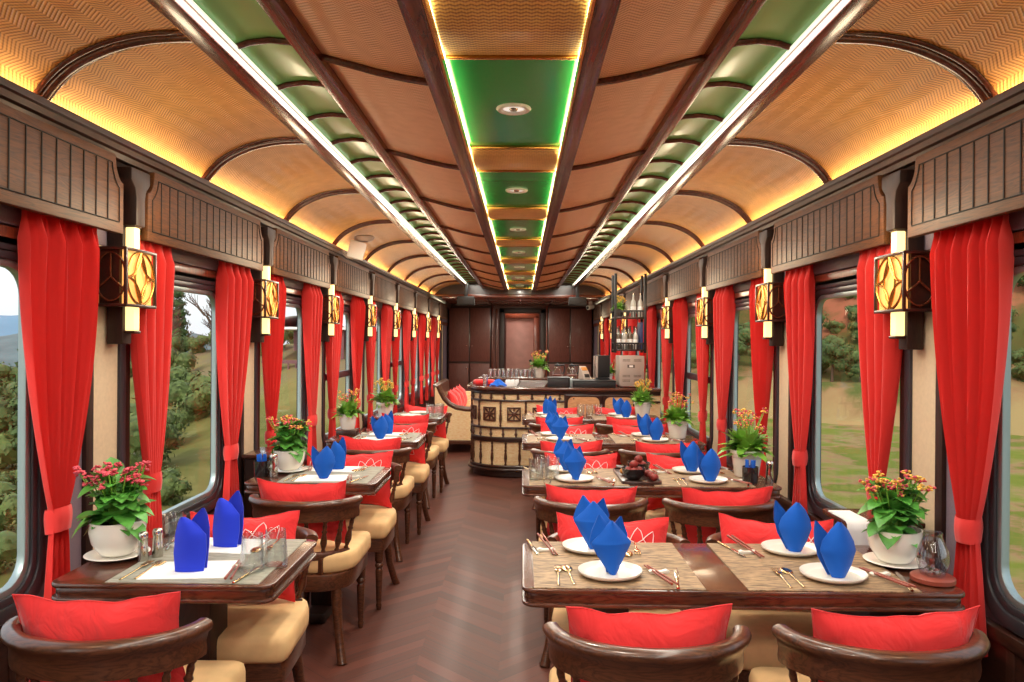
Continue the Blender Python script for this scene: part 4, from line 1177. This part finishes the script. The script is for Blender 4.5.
def blackbox(label, x0, x1, y0, y1, h, name='drawer_box'):
    r = thing(name, label, 'box', ((x0+x1)/2, (y0+y1)/2, ZB))
    w, d = (x1-x0)/2, (y1-y0)/2
    MB().box(-w, w, -d, d, 0, h-.012).build('case', 'black', r, .005); MB().box(-w-.004, w+.004, -d-.004, d+.004, h-.012, h).build('lid', 'black', r, .004)
    return r
blackbox('low matt black box on the bar top beside the menus', .285, .52, BY+.03, BY+.28, .105)
blackbox('long low black cash drawer on the bar top', .56, 1.02, BY+.03, BY+.36, .075)
tag(MB().prism([(0,0),(.03,0),(.03,.09),(0,.09)], 'xz', 0, .12).xform(Matrix.Translation((.525, BY+.05, ZB))).build('card_holder', 'alu', None, .004), 'small silver card holder between two black boxes on the bar', 'card holder')
cm = thing('card_reader', 'small card payment terminal with display on the black cash drawer', 'terminal', (.70, BY+.24, ZB+.0755), .5)
MB().add([(-.05,-.06,0),(.05,-.06,0),(.05,.06,0),(-.05,.06,0),(-.045,-.02,.08),(.045,-.02,.08),(.045,.05,.15),(-.045,.05,.15)], [(3,2,1,0),(4,5,6,7),(0,1,5,4),(1,2,6,5),(2,3,7,6),(3,0,4,7)]).build('case', 'grey', cm, .006)
MB().obox((0, .012, .1185), (.07, .05, .004), Matrix.Rotation(.785, 3, 'X')).build('screen', 'orangefruit', cm, .001)
MB().obox((0, -.043, .045), (.06, .04, .004), Matrix.Rotation(1.1, 3, 'X')).build('keypad', 'black', cm, .001)
mo = thing('till_monitor', 'black till monitor seen edge-on beside the grey oven', 'monitor', (.90, BY+.30, ZB+.0755), .25)
MB().box(-.085, .085, -.02, .03, .02, .27).build('housing', 'black', mo, .008); MB().box(-.085, -.06, -.03, .06, .02, .26).build('side_frame', 'grey', mo, .004); MB().box(-.06, .06, -.08, .08, 0, .02).build('stand', 'black', mo, .005)
plant('potted_plant', 'small dark potted plant behind the till monitor', (1.0, BY+.72, ZB), 'spiky', 71, .95, False, 'pink', gr='plants at the bar')
bpy.data.objects[-1] if False else None
ov = thing('microwave_oven', 'taupe countertop oven with vented back panel at the end of the bar', 'oven', (1.195, BY+.20, ZB))
MB().box(-.135, .135, -.15, .2, .012, .345).build('case', 'grey', ov, .01)
vb = MB()
for zz, n_ in ((.285, 2), (.115, 2), (.065, 2)):
    for q in range(2):
        for j in range(6):
            for i in range(2): vb.box(-.10+q*.12+j*.014, -.10+q*.12+j*.014+.009, -.152, -.148, zz+i*.014, zz+i*.014+.009)
vb.build('vent', 'vent', ov)
MB().box(-.05, .03, -.153, -.148, .215, .25).build('rating_plate', 'vent', ov); MB().box(-.03, .01, -.154, -.150, .222, .243).build('socket', 'white', ov)
for sx in (-1, 1):
    MB().lathe([(.012,0),(.012,.014)], 10, (sx*.11, -.12, 0)).build('foot', 'black', ov); MB().lathe([(.012,0),(.012,.014)], 10, (sx*.11, .16, 0)).build('foot', 'black', ov)

# hanging bottle rack
rk = thing('bottle_rack', 'dark hanging rack of two railed shelves holding bottles by the bar', 'rack', (1.20, BY+.36, 0))
for sx in (-1, 1):
    for sy in (-1, 1): MB().box(sx*.165-.014, sx*.165+.014, sy*.12-.014, sy*.12+.014, 1.36, 2.24).build('post', 'black', rk, .002)
for z in (1.38, 1.74):
    MB().box(-.175, .175, -.13, .13, z, z+.02).build('shelf', 'dwood', rk, .003)
    g = MB()
    for sy in (-1, 1): g.box(-.175, .175, sy*.128-.005, sy*.128+.005, z+.075, z+.095)
    for sx in (-1, 1): g.box(sx*.172-.005, sx*.172+.005, -.13, .13, z+.085, z+.095)
    for q in range(12): g.box(-.17+q*.031-.006, -.17+q*.031+.006, -.131, -.125, z+.02, z+.087)
    g.build('railing', 'black', rk)
def bottle(name, mat, capm, h, r0):
    r = thing(name, 'x', 'bottle')
    MB().lathe([(.001,0),(r0,0),(r0*1.03,.006),(r0,h*.58),(r0*.85,h*.68),(r0*.38,h*.78),(r0*.34,h*.95),(r0*.4,h*.96),(r0*.4,h)], 18).build('body', mat, r, smooth=50)
    MB().lathe([(r0*1.015,h*.18),(r0*1.02,h*.2),(r0*1.02,h*.45),(r0*1.015,h*.46)], 18, cap=False).build('label_band', 'paper', r, smooth=50)
    MB().lathe([(r0*.45,h*.95),(r0*.45,h*1.05),(.001,h*1.05)], 14, cap=False).build('cap', capm, r, smooth=50)
    return Proto(r)
B1, B2 = bottle('bottle', 'bottle2', 'steel', .27, .032), bottle('bottle', 'bottle', 'redfruit', .28, .034)
for q in range(4):
    (B1 if q % 2 else B2).place('%s spirit bottle on the lower shelf of the hanging rack, front row' % ('clear' if q % 2 else 'brown'), 'bottle', (1.085+.062*q, BY+.31, 1.4005), q, 'bottles on the rack, %s' % ('clear' if q % 2 else 'brown'), .88)
for q in range(4):
    (B2 if q % 2 else B1).place('%s spirit bottle on the lower shelf of the hanging rack, back row' % ('brown' if q % 2 else 'clear'), 'bottle', (1.085+.062*q, BY+.41, 1.4005), q, 'bottles at rack back, %s' % ('brown' if q % 2 else 'clear'), .88)
for q in range(2):
    B1.place('clear spirit bottle on the top shelf of the hanging rack', 'bottle', (1.20+.045+.08*q, BY+.33, 1.7605), q, 'bottles on the top rack shelf', .95)
plant('potted_plant', 'small leafy plant on the aisle end of the hanging rack', (1.085, BY+.34, 1.7605), 'spiky', 81, .72, False, 'yellow', pot='vent', gr='plants at the bar')
tag(MB().box(-.016, .016, -.1, .1, 0, .30).xform(Matrix.Translation((1.331, BY+.36, 1.4005))).build('book_box', 'bluebox', None, .004), 'tall dark blue box on the rack beside the bottles', 'box')

# ------------------------------------------------------------------ red bench beyond the tables
bn = thing('bench_sofa', 'cane-sided bench with a dark swept scroll arm and red cushions', 'bench', (0, 9.75, 0))
bx0, bx1 = -1.62, -.55
def scroll(d):
    ps = [(-1.10, .88), (-1.07, .80), (-1.02, .71), (-.95, .64), (-.86, .595), (-.74, .575), (-.55, .57)]
    return [(x + (.0 if d == 0 else d*.9), z - d) for x, z in ps]
o = scroll(0)
MB().prism([(-1.14, .12), (-.55, .12)] + [(-.55, .56)] + [(x, z-.02) for x, z in reversed(o)] + [(-1.14, .86)], 'xz', -.03, .03).build('side_panel', 'cane', bn, 0, 0)
MB().tube([(x, 0, z) for x, z in o], .042, 8, .9).build('scroll_arm', 'chair', bn, smooth=60)
MB().box(-1.16, -.53, -.05, .05, .12, .17).build('base_rail', 'chair', bn, .006)
MB().box(-.58, -.53, -.045, .045, .12, .57).build('front_post', 'chair', bn, .006)
MB().box(-1.12, -.56, .03, 1.55, .17, .36).build('seat_box', 'dwood', bn, .008)
MB().box(-1.10, -.555, .035, 1.54, .36, .46).build('seat_pad', 'suede', bn, .025, 40, 3)
MB().prism([(-1.12, .36), (-1.06, .36), (-1.12, .88), (-1.18, .90)], 'xz', .03, 1.58).build('backrest', 'chair', bn, .01)
MB().box(-1.14, -.53, 1.55, 1.62, .12, .70).build('side_panel', 'cane', bn, .006)
for x in (-1.10, -.58):
    for y in (0, 1.57): MB().box(x-.025, x+.025, y-.025, y+.025, 0, .125).build('leg', 'chair', bn, .004)
for q in range(4):
    PW[q % 2].place('red cushion leaning on the bench back, %s from the scroll arm' % ORD[q], 'cushion', (-.93+.01*q, 9.75+.26+.37*q, .64), 0, 'red cushions on the bench', (.82, 1.1, 1.1), (0.0, .0, 0) if False else (.30, 0, -PI/2))
PW[0].place('red cushion lying flat on the bench seat pad', 'cushion', (-.685, 10.35, .51), 0, 'red cushions on the bench', .55, (PI/2, 0, .4))

# ------------------------------------------------------------------ ceiling fittings
def speaker(label, x):
    r = thing('ceiling_speaker', label, 'speaker', (x, YV-.25, 2.18))
    MB().box(-.155, .155, -.10, .10, -.075, .075).build('cabinet', 'black', r, .012)
    g = MB().box(-.145, .145, -.106, -.098, -.065, .065); g.build('grille', 'groove', r, .006)
    MB().box(-.03, .03, -.03, .03, .07, .33).build('bracket', 'black', r, .004)
speaker('black box speaker under the vault end, lake side', -1.0); speaker('black box speaker under the vault end, meadow side', .98)
for side, sn in ((-1, 'lake'), (1, 'meadow')):
    r = thing('air_vent', 'long silver air diffuser on the cornice at the vault end, %s side' % sn, 'vent', (X(side, 1.46), YV-.1, 2.22))
    MB().tube([(0, -1.0, .0), (0, .9, -.01)], .03, 10).build('duct', 'alu', r, smooth=60); MB().box(-.06, .06, -.04, .04, .0, .04).build('bracket', 'black', r, .004)
    for yy in (-.9, .85): MB().lathe([(.034,0),(.034,.04)], 12, (0, yy, 0), R=Matrix.Rotation(PI/2, 3, 'X')).build('end_cap', 'grey', r)
r = thing('emergency_lamp', 'small white box emergency lamp on a bracket above the lake-side cornice', 'emergency_lamp', (-1.45, 6.45, 2.30), .2)  # white box meant as an emergency lamp
MB().obox((0,0,-.03), (.14, .09, .15), Matrix.Rotation(.25, 3, 'Y')).build('housing', 'white', r, .01)
MB().lathe([(.001,.10),(.075,.098),(.085,.085),(.07,.06),(.03,.045)], 20, (.07, 0, .0), cap=False).build('lamp_head', 'grey', r, smooth=50)
MB().box(-.02, .04, -.02, .02, .03, .09).build('bracket', 'grey', r, .003)
MB().tube([(-.03, 0, -.1), (-.085, 0, -.09), (-.125, 0, -.03)], .012, 8).build('wall_arm', 'grey', r, smooth=60)
r = thing('security_camera', 'small white dome security camera on the end wall above the bar', 'camera', (1.38, 15.0, 2.2))
MB().box(-.04, .04, -.04, .04, 0, .09).build('mount', 'grey', r, .004)
MB().tube([(.05, .04, -.02), (-.06, -.08, -.05)], .045, 10).build('camera_body', 'white', r, smooth=50)
MB().lathe([(.03,0),(.03,.012),(.001,.014)], 12, (-.062, -.082, -.05), R=Vector((-.11,-.12,-.03)).to_track_quat('Z','Y').to_matrix()).build('lens', 'black', r)
# ------------------------------------------------------------------ outside
def sstep(a, b, x):
    t = min(1, max(0, (x-a)/(b-a))); return t*t*(3-2*t)
def fbm(x, y, s=1.0, o=4):
    return noise.fractal(Vector((x*s, y*s, 0.3)), 0.9, 2.1, o)

def terrain_mat(name, stops, zlo, zhi, nscale, namp):
    m, nt, b = newmat(name)
    tc = N(nt, 'ShaderNodeTexCoord'); sp = N(nt, 'ShaderNodeSeparateXYZ'); L(nt, tc.outputs['Object'], sp.inputs[0])
    nz = N(nt, 'ShaderNodeTexNoise'); nz.inputs['Scale'].default_value = nscale; nz.inputs['Detail'].default_value = 7; nz.inputs['Roughness'].default_value = .62
    L(nt, tc.outputs['Object'], nz.inputs['Vector'])
    h = mth(nt, 'DIVIDE', mth(nt, 'SUBTRACT', sp.outputs[2], zlo), zhi-zlo)
    f = mth(nt, 'ADD', h, mth(nt, 'MULTIPLY', mth(nt, 'SUBTRACT', nz.outputs[0], .5), namp))
    L(nt, ramp(nt, f, stops), b.inputs['Base Color']); b.inputs['Roughness'].default_value = .95; b.inputs['Specular IOR Level'].default_value = .1
    return m
M['meadow'] = terrain_mat('meadow_ground', [(0.0, rgb((92,108,38))), (.3, rgb((112,122,50))), (.48, rgb((140,126,80))), (.55, rgb((146,116,84))), (.66, rgb((100,112,44))), (1, rgb((130,124,66)))], -1.5, -.9, .45, 2.2)
M['hillside'] = terrain_mat('hillside_soil', [(0.0, rgb((150,130,88))), (.07, rgb((142,112,78))), (.12, rgb((84,92,46))), (.22, rgb((88,84,46))), (.30, rgb((158,96,72))), (.46, rgb((80,78,44))), (.6, rgb((168,104,80))), (.75, rgb((70,78,42))), (1, rgb((140,90,66)))], -1.2, 14, .3, .5)
M['lakebank'] = terrain_mat('lake_bank', [(0.0, rgb((66,60,40))), (.4, rgb((98,98,50))), (.6, rgb((128,120,72))), (.8, rgb((120,108,84))), (1, rgb((84,92,50)))], -4, 3, .3, 1.3)
M['water'] = plain('lake_water', (196, 208, 214), .08, spec=.6)
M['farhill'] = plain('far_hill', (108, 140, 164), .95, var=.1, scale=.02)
M['nearhill'] = plain('near_hill', (92, 106, 108), .95, var=.25, scale=.25)
M['crown'] = plain('tree_crown', (66, 88, 40), .8, var=.45, scale=1.6)
M['crown2'] = plain('bush_crown', (84, 100, 48), .8, var=.45, scale=1.6)
M['trunk'] = plain('tree_trunk', (84, 66, 50), .9)
M['wagon'] = plain('wagon_wood', (110, 74, 76), .6, var=.1, scale=3)

def field(name, mat, x0, x1, y0, y1, nx, ny, h, label):
    m = MB().grid(lambda u, v: (x0+(x1-x0)*u, y0+(y1-y0)*v, h(x0+(x1-x0)*u, y0+(y1-y0)*v)), nx, ny)
    return struct(m.build(name, mat, None, smooth=80), label)
field('ground', 'meadow', 1.9, 46, -14, 62, 50, 70, lambda x, y: -1.2 + .07*fbm(x, y, .4) - .25*sstep(1, 8, x)*0, 'grassy meadow outside the windows')
def hs(x, y):
    s = .64*x + .77*y + 1.2*fbm(x, y, .12)
    return -1.6 + 1.7*sstep(25.5, 27.2, s) + .30*max(0, s-28) + .55*max(0, s-32) + .5*fbm(x, y, .3)*sstep(26, 30, s)
field('hillside', 'hillside', 1.9, 62, -14, 84, 110, 130, hs, 'red earth hillside behind the meadow')
def lb(x, y):
    t = .9*y + .55*x
    h = -1.15 - .10*max(0, -x-7) + 2.6*sstep(9, 20, t) + .22*fbm(x, y, .3)
    if x < -28: h -= .16*(-28-x)
    return h
field('ground', 'lakebank', -60, -1.9, -14, 62, 90, 100, lb, 'scrubby bank sloping down to the lake')
struct(MB().grid(lambda u, v: (-900+880*u, -200+1100*v, -5.2), 2, 2).build('lake', 'water', None, smooth=0), 'pale lake below the bank')
def ridge(name, mat, x0, y0, x1, y1, h, seed, label, base=-6, dep=40):
    n = 60; m = MB()
    def fn(u, v):
        x = x0+(x1-x0)*u; y = y0+(y1-y0)*u
        hh = h*(.55+.45*noise.fractal(Vector((u*5, seed, 0)), 1, 2, 4)+.25*math.sin(u*7+seed))
        prof = math.sin(PI*v)**.8
        d = Vector((y1-y0, -(x1-x0))).normalized()*dep*(v-.5)*2
        return (x + d.x, y + d.y, base + max(0, hh)*prof)
    m.grid(fn, n, 10)
    return struct(m.build(name, mat, None, smooth=80), label)
ridge('mountain', 'farhill', -700, 60, -330, 640, 24, 2.2, 'hazy blue mountain across the lake', -6, 120)
ridge('hill', 'nearhill', -120, 130, -30, 190, 10, 5.1, 'grey wooded hill beyond the bank', -4, 30)

def tree_mesh(seed, conifer=False, bush=False):
    rnd = random.Random(seed); m = MB()
    blobs = []
    if conifer:
        for k in range(9): blobs.append((Vector((0, 0, .9+.42*k)), .75-.075*k, .5))
    else:
        for k in range(9 if not bush else 6):
            a = rnd.uniform(0, 6.28); q = rnd.uniform(.2, 1.0)
            blobs.append((Vector((q*math.cos(a), q*math.sin(a), (.5 if bush else 1.7)+rnd.uniform(-.3, .9))), rnd.uniform(.5, .85), .8))
    for c, r_, sq in blobs:
        for k in range(150):
            d = Vector((rnd.gauss(0,1), rnd.gauss(0,1), rnd.gauss(0,1))).normalized()
            p = c + Vector((d.x*r_, d.y*r_, d.z*r_*sq))*rnd.uniform(.75, 1.05)
            t = Vector((rnd.gauss(0,1), rnd.gauss(0,1), rnd.gauss(0,1))).normalized(); b = d.cross(t)
            if b.length < .01: continue
            b.normalize(); t = (b.cross(d)+d*rnd.uniform(-.6, .6)).normalized(); s = rnd.uniform(.05, .12)
            m.add([p-t*s, p+b*s*.55, p+t*s, p-b*s*.55], [(0,1,2,3)])
        m.ico(c, r_*.72, 2, sq, .25, seed)
    return m
def tree_proto(seed, name, crown, conifer=False, bush=False):
    r = thing(name, 'x', 'tree')
    tree_mesh(seed, conifer, bush).build('crown', crown, r, smooth=0, recalc=False)
    if not bush: MB().tube([(0,0,-.3),(.03,0,.6),(0,.02,1.6)], [.12,.10,.06], 7).build('trunk', 'trunk', r, smooth=60)
    return Proto(r)
TP = [tree_proto(s, 'tree', 'crown') for s in (1, 2)]
BP = [tree_proto(s, 'bush', 'crown2', bush=True) for s in (3, 4)]
CP = [tree_proto(5, 'conifer', 'crown', conifer=True)]
rnd = random.Random(3)
placed = []
FOOTSLOT = 1; n = 0; tries = 0
while n < 270 and tries < 20000:
    tries += 1
    ang = rnd.uniform(.16, .86); d = rnd.uniform(27, 52)
    x, y = d*math.sin(ang), d*math.cos(ang)
    s = .64*x + .77*y
    if s < 27.9 or x < 3 or s > 46: continue
    p = (TP+BP)[rnd.randrange(4)]
    sc = rnd.uniform(.3, .8)
    if any((x-a)**2+(y-b)**2 < (1.15*(sc+c))**2 for a, b, c in placed): continue
    placed.append((x, y, sc))
    cat = 'tree' if p in TP else 'bush'
    p.place('dark green %s on the red hillside behind the meadow' % cat, cat, (x, y, hs(x, y)-.15), rnd.uniform(0, 6), '%s on the hillside' % ('trees' if cat == 'tree' else 'bushes'), sc); n += 1
for k in range(30):
    x = 5+.62*k + rnd.uniform(-.2, .2); s0 = rnd.uniform(27.7, 28.6); y = (s0-.64*x)/.77; sc = rnd.uniform(.4, .62)
    if any((x-a)**2+(y-b)**2 < (.8*(sc+c))**2 for a, b, c in placed): continue
    placed.append((x, y, sc))
    TP[k % 2].place('dark green tree at the foot of the hillside, edge of the meadow', 'tree', (x, y, hs(x, y)-.1), rnd.uniform(0, 6), 'trees along the hill foot', sc)
for k in range(160):
    x = -rnd.uniform(5, 24); y = rnd.uniform(7, 34)
    if -x/y > .95 or -x/y < .2 or (x > -9 and y > 20) or rnd.random() < .1: continue
    sc = rnd.uniform(.4, 1.0)*(1 if y > 14 else .6)
    if any((x-a)**2+(y-b)**2 < (1.3*(sc+c))**2 for a, b, c in placed): continue
    placed.append((x, y, sc))
    BP[k % 2].place('low green bush on the bank above the lake', 'bush', (x, y, lb(x, y)-.1), rnd.uniform(0, 6), 'bushes on the lake bank', sc)
for k, (x, y, sc) in enumerate(((-11.6, 17.2, .75), (-13.8, 19.3, .55), (-17, 27, .9), (-15.5, 33, 1.0), (-12, 30, .8))):
    CP[0].place('dark conifer on the bank, %s from the coach' % ORD[k], 'tree', (x, y, lb(x, y)-.1), k, 'conifers on the lake bank', sc)
def bare_tree():
    rnd = random.Random(9); r = thing('bare_tree', 'x', 'tree'); m = MB()
    def br(p, d, ln, rad, dep):
        q = p + d*ln; m.tube([p, (p+q)/2 + Vector((rnd.uniform(-.05,.05), rnd.uniform(-.05,.05), 0)), q], [rad, rad*.8, rad*.6], 5)
        if dep:
            for _ in range(4):
                nd = (d + Vector((rnd.uniform(-.7,.7), rnd.uniform(-.7,.7), rnd.uniform(0,.5)))).normalized(); br(p + d*ln*rnd.uniform(.5, 1), nd, ln*.62, rad*.55, dep-1)
    br(Vector((0,0,-.2)), Vector((0,0,1)), 1.4, .06, 3)
    m.build('branches', 'trunk', r, smooth=60)
    return Proto(r)
BT = bare_tree()
for k in range(14):
    y = 24 + 1.2*k + rnd.uniform(-.5, .5); x = -y*rnd.uniform(.38, .56)
    BT.place('bare grey-brown tree on the slope beyond the lake-side windows', 'tree', (x, y, lb(x, y)-.1), k, 'bare trees on the slope', rnd.uniform(.8, 1.4))
# neighbouring wagon
wg = thing('railway_wagon', 'dull purple railway wagon with slatted balcony standing on the next track', 'wagon', (-6.4, 26.5, -1.2))
MB().box(-1.2, 1.2, -5, 5, .7, 1.0).build('chassis', 'black', wg, .02)
MB().box(-1.2, 1.2, -2, 5, 1.0, 3.0).build('body', 'wagon', wg, .03)
MB().grid(lambda u, v: (-1.35+2.7*u, -5.2+10.4*v, 3.0+.35*math.sin(PI*u)), 12, 2).box(-1.35, 1.35, -5.2, 5.2, 2.95, 3.02).build('roof', 'white', wg, smooth=50)
m = MB().box(-1.2, 1.2, -5, -4.94, 1.95, 2.05).box(1.14, 1.2, -5, -2, 1.95, 2.05).box(1.14, 1.2, -5, -2, 1.0, 1.1)
for q in range(14): m.box(1.15, 1.19, -4.9+.21*q, -4.86+.21*q, 1.05, 2.0)
for q in range(11): m.box(-1.1+.22*q, -1.06+.22*q, -4.99, -4.95, 1.0, 2.0)
for y in (-4.95, -2.1): m.box(1.12, 1.2, y-.04, y+.04, 1.0, 3.0)
m.build('balustrade', 'wagon', wg)
for y in (-3.6, -2.8, 2.8, 3.6):
    MB().lathe([(.42,-.06),(.42,.06)], 20, (1.0, y, .42), R=Matrix.Rotation(PI/2, 3, 'Y')).build('wheel', 'black', wg, .01); MB().lathe([(.42,-.06),(.42,.06)], 20, (-1.0, y, .42), R=Matrix.Rotation(PI/2, 3, 'Y')).build('wheel', 'black', wg, .01)

# ------------------------------------------------------------------ light
w = bpy.data.worlds.new('sky'); SC.world = w; w.use_nodes = True
nt = w.node_tree; bg = nt.nodes['Background']
sky = N(nt, 'ShaderNodeTexSky'); sky.sky_type = 'NISHITA'; sky.sun_disc = False; sky.sun_elevation = math.radians(38); sky.sun_rotation = math.radians(200)
sky.air_density = 1.2; sky.dust_density = 4.0; sky.ozone_density = 1.5
hz = N(nt, 'ShaderNodeMixRGB'); hz.inputs[0].default_value = SKY_HAZE; hz.inputs[2].default_value = SKY_WHITE
L(nt, sky.outputs[0], hz.inputs[1]); L(nt, hz.outputs[0], bg.inputs[0]); bg.inputs[1].default_value = SKY_STR

def lamp(kind, name, loc, energy, col=(1,1,1), size=None, sy=None, rot=(0,0,0), shape=None, spread=None):
    d = bpy.data.lights.new(name, kind); d.energy = energy; d.color = col
    if kind == 'AREA':
        d.shape = shape or 'RECTANGLE'; d.size = size
        if sy: d.size_y = sy
        if spread: d.spread = spread
    o = bpy.data.objects.new(name, d); COL.objects.link(o); o.location = loc; o.rotation_euler = rot
    return o
s = lamp('SUN', 'sun', (0,0,20), SUN_STR, (1, .93, .82)); s.data.angle = math.radians(4)
s.rotation_euler = Vector((.22, .72, -.62)).to_track_quat('-Z', 'Y').to_euler()
for side in (-1, 1):
    lamp('AREA', 'glass_band_light', (X(side, .835), (YB+YV)/2, 2.49), BAND_W, (1, .96, .84), .2, YV-YB-.3)
for k in range(-2, 7):
    lamp('AREA', 'downlight_beam', (XC, 2.97+1.625*k, 2.408), SPOT_W, (1, .9, .76), .10, shape='DISK')
lamp('AREA', 'rear_fill_light', (XC, 15.2, 2.27), REAR_W, (1, .88, .72), .5, 1.6)  # area lamp without a fixture, brightens the back wall and bar
lamp('AREA', 'corridor_fill_light', (-.1, YE+.3, 2.5), 14, (1, .9, .8), .4, .4)  # added fill without a fixture, brightens the door leaf
for side in (-1, 1):
    for k in range(-1, 8):
        if side > 0 and k == 4: continue
        wl = lamp("POINT", "wall_lamp_light", (X(side, 1.36), PIL+P*k, 1.96), WLAMP_W, (1, .8, .52)).data; wl.shadow_soft_size = .09; wl.specular_factor = .15
for side in (-1, 1):
    for i in WIN:
        a, b = wy(i)
        d = lamp('AREA', 'window_portal', (X(side, 1.74), (a+b)/2, (WZ0+WZ1)/2), 1, (1,1,1), 1.15, 1.0, (0, side*PI/2, 0))
        d.data.cycles.is_portal = True

# ------------------------------------------------------------------ camera
cam = bpy.data.cameras.new('camera'); cam.sensor_width = 36; cam.lens = 740/1024*36; cam.clip_end = 2000; cam.clip_start = .02
co = bpy.data.objects.new('camera', cam); COL.objects.link(co)
R = Matrix.Rotation(math.radians(.774), 4, 'Z') @ Matrix.Rotation(math.radians(90-.12), 4, 'X') @ Matrix.Rotation(math.radians(.4), 4, 'Z')
co.matrix_world = Matrix.Translation((0, 0, EYE)) @ R
SC.camera = co
vs = SC.view_settings
SC.display_settings.display_device = 'sRGB'
vs.view_transform = 'Standard'; vs.look = 'None'; vs.gamma = 1; vs.use_curve_mapping = False; vs.exposure = EXPO
SC.cycles.max_bounces = 7; SC.cycles.diffuse_bounces = 4; SC.cycles.glossy_bounces = 3; SC.cycles.transparent_max_bounces = 16
SC.cycles.sample_clamp_indirect = 6; SC.cycles.caustics_reflective = False; SC.cycles.caustics_refractive = False
SC.cycles.use_denoising = True
